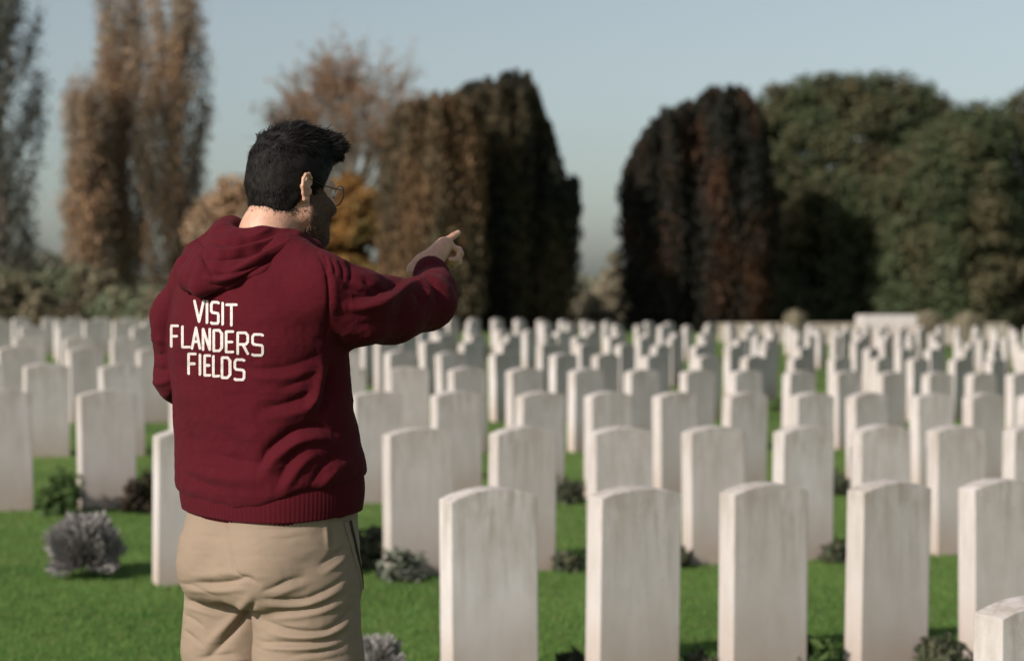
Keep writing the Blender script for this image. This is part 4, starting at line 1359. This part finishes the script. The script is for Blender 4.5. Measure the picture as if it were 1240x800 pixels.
pg.inputs['Base Color'].default_value = (0.9, 0.93, 0.93, 1); pg.inputs['Roughness'].default_value = 0.03
tb_ = ng.nodes.new('ShaderNodeBsdfTransparent'); gb_ = ng.nodes.new('ShaderNodeBsdfGlossy'); gb_.inputs['Roughness'].default_value = 0.03
mx_ = ng.nodes.new('ShaderNodeMixShader'); mx_.inputs[0].default_value = 0.22
ng.links.new(tb_.outputs[0], mx_.inputs[1]); ng.links.new(gb_.outputs[0], mx_.inputs[2])
ng.links.new(mx_.outputs[0], ng.nodes['Material Output'].inputs[0])
fr_parts = []
lens = []
for s in (-1, 1):
    a = R(10) * s
    axu = np.array([math.cos(a), -math.sin(a), 0]); axv = np.array([0, 0.10, 0.995])
    c = np.array([s * 0.035, 0.101, -0.002])
    fr_parts.append(torus_np(c, axu, axv, 0.0245, 0.0215, 0.0013))
    vs_ = [c] + [c + axu * 0.0240 * math.cos(t) + axv * 0.0210 * math.sin(t) for t in np.linspace(0, 2 * np.pi, 33)[:-1]]
    lens.append(vs_)
    side = tubes([[(c + axu * s * 0.0245 + axv * 0.006, 0.0013), ((s * 0.070, 0.084, 0.006), 0.0013), ((s * 0.079, 0.03, 0.008), 0.0012), ((s * 0.079, -0.012, 0.018), 0.0012), ((s * 0.079, -0.035, 0.004), 0.0012)]])
    fr_parts.append(side)
fr_parts.append(tubes([[((-0.011, 0.105, 0.006), 0.0013), ((0, 0.1085, 0.009), 0.0013), ((0.011, 0.105, 0.006), 0.0013)]]))
fv, ff = join(fr_parts)
gl = mesh_np("eyeglasses", H2W(fv), ff, M_FRAME, man)
for vs_ in lens:
    V = H2W(np.array(vs_)) - np.array(man.location)
    nrm = HM[1] * 0.0007
    me = bpy.data.meshes.new("lens")
    k = len(V)
    vv = [tuple(p + nrm) for p in V] + [tuple(p - nrm) for p in V]
    fs = []
    for i in range(1, k):
        j = i % (k - 1) + 1
        fs += [(0, i, j), (k, k + j, k + i), (i, k + i, k + j, j)]
    me.from_pydata(vv, [], fs); me.materials.append(mg)
    o = bpy.data.objects.new("lens", me); COL.objects.link(o); o.parent = gl

# ---------------- hoodie
HOODP = [(1.09, .206, .160, .02), (1.205, .217, .172, .02), (1.25, .215, .166, .015), (1.30, .210, .158, .005), (1.36, .208, .153, -.005), (1.44, .205, .150, -.015),
         (1.50, .206, .150, -.02), (1.56, .203, .142, -.02), (1.62, .192, .125, -.015), (1.66, .165, .108, -.01), (1.70, .115, .085, -.005), (1.74, .070, .065, 0)]
hf3 = Field((OX - 0.30, OY - 0.35, 1.12), (OX + 0.45, OY + 0.45, 1.80), 0.0055)
def hem_line(X, Y):
    u = 320 + (X - OX) * 570
    py = np.interp(u, [205, 240, 300, 330, 366, 396, 445], [606, 612, 616, 612, 597, 590, 586])
    return 1.63 + (343 - py) / 594.0 - 0.004
profile_field(hf3, HOODP, 1.16, 1.735, 2.35, 0.0, hem_line)
hf3.cone(L(-.165, -.02, 1.638), L(-.10, -.02, 1.685), .066, .052, 0.04)
hf3.cone(L(.165, -.01, 1.630), L(.09, -.02, 1.685), .064, .050, 0.04)
hf3.chain(SHL, 0.022)
hf3.chain(SHR, 0.026)
hv3, hq3 = hf3.mesh()
hv3 = relax(hv3, hq3, 2)
hv3, hq3 = subdivide(hv3, hq3)
hv3 = wrinkle(hv3, hq3, 0.0030, 9, (1, 1, 1.3), 2.0)
hv3 = wrinkle(hv3, hq3, 0.0017, 22, (1, 1, 1.5), 5.0)
hv3 = wrinkle(hv3, hq3, 0.0007, 60, (1, 1, 1.2), 8.0)
FOLDS = [
    # deep sweep on the lower right back
    ([(312, 566), (322, 548), (337, 534), (358, 521), (382, 517), (404, 522)], -11, 6), ([(322, 572), (333, 556), (347, 544), (365, 533), (388, 530), (406, 536)], 9, 7),
    ([(318, 494), (345, 489), (368, 480), (386, 466)], -6, 5), ([(325, 506), (352, 502), (374, 492), (390, 478)], 5, 7),
    ([(391, 440), (388, 458), (382, 478), (372, 500)], 9, 6), ([(404, 436), (402, 458), (396, 484), (386, 505)], -12, 8),
    ([(334, 590), (346, 565), (358, 548), (374, 540)], -5, 5), ([(344, 594), (358, 572), (372, 556), (386, 548)], 6, 6),
    ([(376, 590), (388, 570), (400, 556), (412, 550)], -5, 5), ([(388, 592), (400, 577), (412, 566), (424, 562)], 5, 5),
    ([(255, 548), (285, 556), (318, 562)], -4, 6), ([(240, 572), (280, 580), (325, 580)], 4, 8), ([(262, 520), (285, 535), (305, 552)], -3, 7),
    ([(225, 500), (232, 530), (236, 560)], -3, 8), ([(222, 570), (240, 582), (265, 590)], -3, 6),
    ([(300, 445), (330, 446), (360, 440), (392, 428)], -3.5, 5), ([(305, 456), (336, 458), (364, 454), (388, 444)], 3, 6),
    ([(340, 470), (362, 462), (384, 450)], -3.5, 4),
    # armhole seam and gathers on the shoulder
    ([(384, 304), (394, 325), (398, 350), (397, 385), (394, 418)], -4.5, 1.8), ([(391, 303), (402, 325), (406, 352), (405, 385)], 2.5, 5),
    ([(392, 308), (396, 318), (398, 330)], -5, 3), ([(400, 310), (405, 322), (406, 336)], -5, 3), ([(410, 313), (416, 325), (416, 340)], -5, 3), ([(421, 318), (426, 328), (424, 342)], -4, 3),
    # right sleeve
    ([(420, 373), (445, 371), (464, 366), (482, 354), (503, 341)], 10, 6), ([(425, 360), (448, 357), (466, 351), (484, 342)], -9, 6), ([(430, 392), (460, 392), (492, 384), (516, 372)], -5, 8),
    ([(498, 340), (510, 344), (518, 353), (516, 366)], 8, 4.5), ([(496, 350), (506, 356), (510, 366), (506, 378)], -6, 5), ([(512, 336), (524, 343), (530, 354), (529, 370)], -5, 4),
    ([(440, 338), (452, 346), (468, 350)], -5, 4), ([(416, 345), (432, 352), (446, 352)], -4, 4), ([(405, 405), (412, 417), (420, 424)], -6, 5), ([(440, 408), (470, 404), (500, 396)], 4, 6),
    # left sleeve
    ([(216, 330), (204, 370), (199, 410), (202, 450)], -4, 5), ([(182, 440), (192, 448), (204, 446)], -5, 4), ([(180, 458), (192, 464), (206, 460)], 4, 4), ([(180, 420), (190, 430), (200, 428)], -4, 4), ([(180, 400), (188, 412), (196, 410)], 3, 4),
    ([(208, 470), (206, 490), (210, 510)], -6, 4),
]
hv3 = apply_folds(hv3, hq3, FOLDS)
hoodie = mesh_np("hoodie", hv3, hq3, M_HOOD, man)

# hem and cuffs with vertical ribs
def rib_ring(name, prof_fn, zs, n, ribs, parent, depth=0.0007):
    V = []
    for z in zs:
        for i in range(n):
            a = 2 * math.pi * i / n
            V.append(prof_fn(a, z, depth * (0.5 + 0.5 * math.cos(a * ribs))))
    F = []
    m = len(zs)
    for j in range(m - 1):
        for i in range(n):
            F.append((j * n + i, j * n + (i + 1) % n, (j + 1) * n + (i + 1) % n, (j + 1) * n + i))
    return mesh_np(name, np.array(V), np.array(F), M_RIB, parent)
def hem_fn(a, t, off):
    # t 0 bottom .. 1 top, last steps roll inwards
    z = 1.146 + t * 0.090 + 0.004 * math.sin(a * 2 + 0.6)
    g = 1.0 - (0.05 if t < 0.0 else 0)
    aa = (0.2035 + 0.005 * math.sin(t * 3.1) + 0.002 * math.sin(a * 5 + 1)) * g; bb = (0.161 + 0.005 * math.sin(t * 3.1)) * g
    c, s_ = math.cos(a), math.sin(a)
    ex = 2.35
    k = (abs(c) ** ex + abs(s_) ** ex) ** (-1 / ex)
    return L(c * k * (aa - off), s_ * k * (bb - off) + 0.02, z)
rib_ring("hem", hem_fn, [-0.08, -0.03, 0.0, 0.03, 0.08, 0.2, 0.35, 0.5, 0.65, 0.8, 0.95, 1.05], 720, 120, hoodie)
def cuff(p0, p1, r0, r1):
    p0, p1 = Vector(p0), Vector(p1)
    q = (p1 - p0).to_track_quat('Z', 'Y')
    Ln = (p1 - p0).length
    def fn(a, t, off):
        if t <= 1: r = r0 + (r1 - r0) * t + 0.004 * math.sin(t * math.pi); z = t
        else: r = r1 - (t - 1) * 0.02; z = 1 - (t - 1) * 0.25
        return np.array(p0 + q @ Vector(((r - off) * math.cos(a), (r - off) * math.sin(a), z * Ln)))
    rib_ring("cuff", fn, [0, 0.08, 0.2, 0.4, 0.6, 0.8, 0.93, 1.0, 1.1, 1.4], 240, 40, hoodie, 0.0007)
e_ = SHR[-1][0]; dirr = (wr - SHR[-2][0]); dirr = dirr / np.linalg.norm(dirr)
cuff(e_ + dirr * 0.005, e_ + dirr * 0.062, .0415, .0365)
e_ = SHL[-1][0]; dirl = (lw - SHL[-2][0]); dirl = dirl / np.linalg.norm(dirl)
cuff(e_ - dirl * 0.01, e_ + dirl * 0.05, .043, .035)

# hood lying on the shoulders
hd3 = Field((OX - 0.26, OY - 0.28, 1.54), (OX + 0.26, OY + 0.28, 1.82), 0.004)
RING = [((0, -.078, 1.722), .024), ((-.055, -.066, 1.728), .028), ((-.100, -.005, 1.742), .034), ((-.080, .070, 1.712), .032), ((-.035, .110, 1.672), .028), ((0, .122, 1.652), .024),
        ((.035, .108, 1.668), .028), ((.075, .062, 1.694), .030), ((.088, -.005, 1.712), .030), ((.055, -.062, 1.722), .026), ((0, -.078, 1.722), .024)]
hd3.chain([(L(*p), r) for p, r in RING], 0.008)
hd3.chain([(L(-.150, -.050, 1.690), .030), (L(-.110, -.020, 1.722), .034)], 0.02)
hd3.chain([(L(-.145, -.055, 1.685), .032), (L(-.120, -.105, 1.660), .028), (L(-.075, -.143, 1.638), .022), (L(-.015, -.166, 1.622), .018)], 0.012)
hd3.chain([(L(.105, -.035, 1.695), .030), (L(.085, -.095, 1.665), .026), (L(.050, -.138, 1.642), .020), (L(-.015, -.166, 1.622), .018)], 0.012)
def swag(zm, ym, wl, wr_, r, zl=1.700, zr=1.700):
    A = L(-wl, -.065, zl); B = L(wr_, -.060, zr); Mm = L(-.012, ym, zm)
    pts = []
    for i in range(9):
        t = i / 8
        p = A * (1 - t) ** 2 + B * t ** 2 + (2 * Mm - 0.5 * (A + B)) * 2 * t * (1 - t)
        pts.append((p, r * (0.75 + 0.5 * math.sin(math.pi * t))))
    hd3.chain(pts, 0.010)
swag(1.704, -.108, .085, .075, .017, 1.722, 1.715)
swag(1.686, -.128, .110, .085, .017, 1.712, 1.705)
swag(1.663, -.144, .130, .092, .018, 1.700, 1.695)
swag(1.642, -.156, .135, .092, .018, 1.685, 1.682)
# hollow of the hood around the neck
hd3.cone(L(0, 0.0, 1.62), L(-0.002, 0.006, 1.84), .050, .066, 0.012, 'sub')
hv4, hq4 = hd3.mesh(); hv4 = relax(hv4, hq4, 2)
hv4, hq4 = subdivide(hv4, hq4)
hv4 = wrinkle(hv4, hq4, 0.0025, 16, (1, 1, 1.6), 9.0)
hv4 = apply_folds(hv4, hq4, [
    ([(364, 290), (346, 304), (318, 322), (292, 338), (268, 352)], -7, 3.4), ([(360, 284), (340, 296), (312, 312), (286, 328), (264, 340)], 5, 4.5),
    ([(352, 283), (332, 295), (302, 307), (272, 313), (246, 312)], -8, 3), ([(348, 277), (330, 288), (300, 299), (272, 304), (250, 302)], 5, 4),
    ([(340, 281), (322, 289), (300, 293), (278, 296), (258, 293)], -6, 2.6), ([(330, 276), (310, 283), (290, 286), (268, 284)], 4, 3.5),
    ([(318, 278), (306, 283), (292, 285), (280, 284)], -4, 2.2),
    ([(240, 298), (248, 318), (260, 340)], -5, 3), ([(246, 330), (270, 332), (298, 326), (326, 314)], -6, 3), ([(250, 336), (274, 338), (302, 332)], 4, 3.5),
    ([(238, 288), (250, 300), (266, 306)], -4, 3), ([(254, 344), (268, 347), (284, 344)], -4, 2.6)])
mesh_np("hood", hv4, hq4, M_HOOD, hoodie)

# lettering on the back
LET = {'V': [[(0, 1), (.5, 0), (1, 1)]], 'I': [[(.5, 0), (.5, 1)]], 'T': [[(0, 1), (1, 1)], [(.5, 1), (.5, 0)]],
       'S': [[(1, .97), (.86, 1), (.12, 1), (0, .9), (0, .6), (.12, .52), (.88, .48), (1, .4), (1, .1), (.88, 0), (.1, 0), (0, .03)]],
       'F': [[(0, 0), (0, 1), (1, 1)], [(0, .5), (.85, .5)]], 'L': [[(0, 1), (0, 0), (1, 0)]], 'A': [[(0, 0), (.5, 1), (1, 0)], [(.2, .33), (.8, .33)]],
       'N': [[(0, 0), (0, 1), (1, 0), (1, 1)]], 'D': [[(0, 0), (0, 1), (.7, 1), (1, .85), (1, .15), (.7, 0), (0, 0)]],
       'E': [[(1, 1), (0, 1), (0, 0), (1, 0)], [(0, .5), (.85, .5)]], 'R': [[(0, 0), (0, 1), (.8, 1), (1, .88), (1, .58), (.8, .45), (0, .45)], [(.5, .45), (1, 0)]]}
LINES = [  # letter, x0, x1, top y, bottom y
    [('V', 235.5, 246.5, 364.5, 389), ('I', 249, 252, 365, 390.5), ('S', 256, 264.5, 366, 391.5), ('I', 268, 271, 367, 392.5), ('T', 274.5, 286, 369, 393.5)],
    [('F', 207.5, 215, 394.5, 419), ('L', 221, 229.5, 395.5, 420), ('A', 232.5, 242, 397, 421.5), ('N', 246, 254, 398.5, 423), ('D', 259, 268.5, 400, 424.5), ('E', 274, 282, 401.5, 426), ('R', 288, 300, 403, 428), ('S', 306, 318, 405, 430)],
    [('F', 228.5, 236.5, 428.5, 452), ('I', 240.5, 243.5, 429.5, 453), ('E', 248, 254, 430.5, 454), ('L', 258.5, 265, 431.5, 455), ('D', 269, 278.5, 433, 457), ('S', 284.5, 295.5, 435.5, 459.5)]]
hmesh = hoodie.data
bvh = BVHTree.FromPolygons([tuple(v) for v in hv3], [tuple(q) for q in hq3.tolist()])
hood_bvh = BVHTree.FromPolygons([tuple(v) for v in hv4], [tuple(q) for q in hq4.tolist()])
camp = Vector((0, 0, CAMZ))
def lettering(line):
    V, F = [], []
    cache = {}
    st = 0.45
    for ch, x0, x1, yt, yb in line:
        strokes = LET[ch]
        polys = [[(x0 + u * (x1 - x0), yb + w_ * (yt - yb)) for u, w_ in s] for s in strokes]
        gx = np.arange(x0 - 4, x1 + 4, st); gy = np.arange(yt - 4, yb + 4, st)
        A, B = np.meshgrid(gx + st / 2, gy + st / 2, indexing='ij')
        dm = np.full(A.size, 1e9)
        for p in polys:
            dm = np.minimum(dm, seg_dist(A.ravel(), B.ravel(), p)[0])
        ok = (dm < 1.6).reshape(A.shape)
        vid = {}
        for i, j in np.argwhere(ok):
            q = []
            for di, dj in ((0, 0), (0, 1), (1, 1), (1, 0)):
                key = (i + di, j + dj)
                if key not in vid:
                    p = at(gx[0] + key[0] * st, gy[0] + key[1] * st, 3.5)
                    dv = (p - camp).normalized()
                    hit = bvh.ray_cast(camp, dv)[0]
                    vid[key] = len(V)
                    V.append(tuple(hit - dv * 0.0016))
                q.append(vid[key])
            F.append(q)
    return mesh_np("lettering", np.array(V), np.array(F), M_PRINT, hoodie)
for ln_ in LINES: lettering(ln_)

# ---------------- trousers
tf = Field((OX - 0.32, OY - 0.34, FOOT + 0.02), (OX + 0.32, OY + 0.34, 1.24), 0.0065)
profile_field(tf, [(1.24, .185, .145, .02), (1.13, .196, .150, .02), (1.06, .203, .153, .018), (1.0, .209, .158, .018), (.95, .209, .15, .02)], 0.965, 1.20, 2.25)
for s in (-1, 1):
    tf.ell(L(s * .074, -.070, 1.045), .080, .084, .085, 0.045)
    tf.chain([(L(s * .103, .015, 1.0), .112), (L(s * .112, .015, 0.84), .114), (L(s * .105, .03, 0.62), .092), (L(s * .103, .01, 0.42), .084), (L(s * .102, -.005, FOOT + 0.07), .078)], 0.012)
tf.cone(L(0, -.14, 0.90), L(0, -.20, 1.14), .006, .004, 0.03, 'sub')
tv, tq = tf.mesh(); tv = relax(tv, tq, 2)
tv, tq = subdivide(tv, tq)
tv = wrinkle(tv, tq, 0.0022, 11, (1, 1, 1.8), 1.0)
tv = wrinkle(tv, tq, 0.0008, 30, (1, 1, 2.2), 4.0)
TF = [([(274, 632), (276, 655), (281, 680), (290, 696), (311, 706)], -4, 1.8),
      ([(230, 705), (260, 706), (285, 703), (300, 699), (312, 706)], -7, 3.2), ([(235, 696), (262, 696), (290, 690)], 4, 6), ([(226, 714), (262, 715), (298, 713)], 4, 4),
      ([(318, 716), (332, 711), (348, 703), (368, 698)], -5, 3), ([(330, 722), (350, 714), (372, 706)], 3, 4),
      ([(318, 725), (340, 726), (367, 725), (390, 716), (407, 707), (420, 698)], -6, 3), ([(322, 732), (345, 733), (370, 732), (394, 724), (414, 712)], 4.5, 3.5),
      ([(330, 741), (360, 739), (384, 734), (410, 724), (420, 718)], -5, 3), ([(334, 748), (362, 746), (388, 741), (414, 731)], 4, 3.5),
      ([(320, 750), (338, 758), (362, 764), (392, 763), (412, 752), (424, 738)], -6.5, 3), ([(326, 766), (352, 771), (388, 770), (412, 761), (424, 750)], 5, 3),
      ([(318, 777), (345, 778), (380, 778), (404, 774), (420, 765)], -7, 2.8), ([(320, 784), (350, 785), (384, 784), (408, 780)], 5, 3),
      ([(352, 794), (380, 790), (402, 786), (418, 780)], -5, 3), ([(322, 808), (350, 806), (390, 800), (415, 794)], -5, 3), ([(322, 816), (360, 814), (400, 806)], 4, 3.5),
      ([(309, 728), (298, 745), (283, 763), (266, 782), (248, 798)], -10, 4.5), ([(302, 724), (286, 744), (268, 764), (252, 780)], 7, 6),
      ([(216, 706), (232, 709), (248, 715), (260, 720)], -4, 2.8), ([(220, 726), (240, 730), (262, 738), (275, 741)], -4.5, 2.8), ([(224, 734), (246, 740), (266, 746)], 3, 3),
      ([(221, 742), (234, 750), (248, 760)], -4.5, 2.6), ([(222, 762), (232, 770), (244, 780)], -4, 2.6), ([(240, 796), (262, 794), (285, 791)], -5, 3), ([(255, 804), (280, 800), (300, 798)], 4, 3),
      ([(400, 634), (403, 650), (402, 662)], -4, 3), ([(395, 634), (396, 652), (398, 664)], 3, 3), ([(385, 685), (405, 672), (418, 662)], -4, 3), ([(392, 694), (410, 682), (420, 672)], 3, 3.5),
      ([(282, 640), (330, 641), (380, 638)], -2, 2.5), ([(300, 650), (340, 652), (372, 648)], -1.8, 2.5), ([(290, 674), (315, 672), (345, 676)], -1.5, 4), ([(220, 650), (245, 648), (268, 652)], -1.5, 3)]
tv = apply_folds(tv, tq, [(a_, b_ * 0.85, c_) for a_, b_, c_ in TF])
trousers = mesh_np("trousers", tv, tq, M_TROU, man)
tb = BVHTree.FromPolygons([tuple(v) for v in tv], [tuple(q) for q in tq.tolist()])
# slanted side pocket on the right hip: a welt following the cloth and its dark lining
def on_trousers(x, y, z, off):
    c = Vector(L(0, 0.02, z)); d_ = (Vector(L(x, y, z)) - c).normalized()
    h_ = tb.ray_cast(c + d_ * 0.6, -d_)
    return h_[0] + h_[1] * off
def strip(name, pts, wid, mat, off):
    V, F = [], []
    P = [on_trousers(*p, off) for p in pts]
    for i, p in enumerate(P):
        t = (P[min(i + 1, len(P) - 1)] - P[max(i - 1, 0)]).normalized()
        nrm = (p - Vector(L(0, 0.02, p.z))).normalized()
        s_ = t.cross(nrm).normalized() * wid
        V += [p - s_, p + nrm * 0.003, p + s_]
    for i in range(len(P) - 1):
        F += [(3 * i, 3 * i + 1, 3 * i + 4, 3 * i + 3), (3 * i + 1, 3 * i + 2, 3 * i + 5, 3 * i + 4)]
    return mesh_np(name, np.array([tuple(v) for v in V]), np.array(F), mat, trousers)
pk = [(0.2, 0.06 + 0.05 * t, 1.135 - 0.15 * t) for t in np.linspace(0, 1, 14)]
strip("pocket", pk, 0.005, plain("pocket_lining", (0.05, 0.04, 0.035), 0.9, 0.1), 0.001)
strip("pocket_welt", [(x, y - 0.018, z) for x, y, z in pk], 0.006, M_TROU, 0.0015)

# shoes
for s in (-1, 1):
    sf = Field((OX - 0.4, OY - 0.4, FOOT - 0.01), (OX + 0.4, OY + 0.4, FOOT + 0.20), 0.008)
    sf.cone(L(s * .10, -.05, FOOT + 0.045), L(s * .115, .17, FOOT + 0.035), .042, .036, 0.0)
    sf.cone(L(s * .10, -.03, FOOT + 0.06), L(s * .10, -.01, FOOT + 0.13), .042, .048, 0.03)
    sf.F = np.maximum(sf.F, (FOOT + 0.002 - sf.ax[2])[None, None, :]).astype(np.float32)
    v_, f_ = sf.mesh(); v_ = relax(v_, f_, 1)
    mesh_np("shoe", v_, f_, plain("brown_leather", (0.10, 0.06, 0.035), 0.5), man)
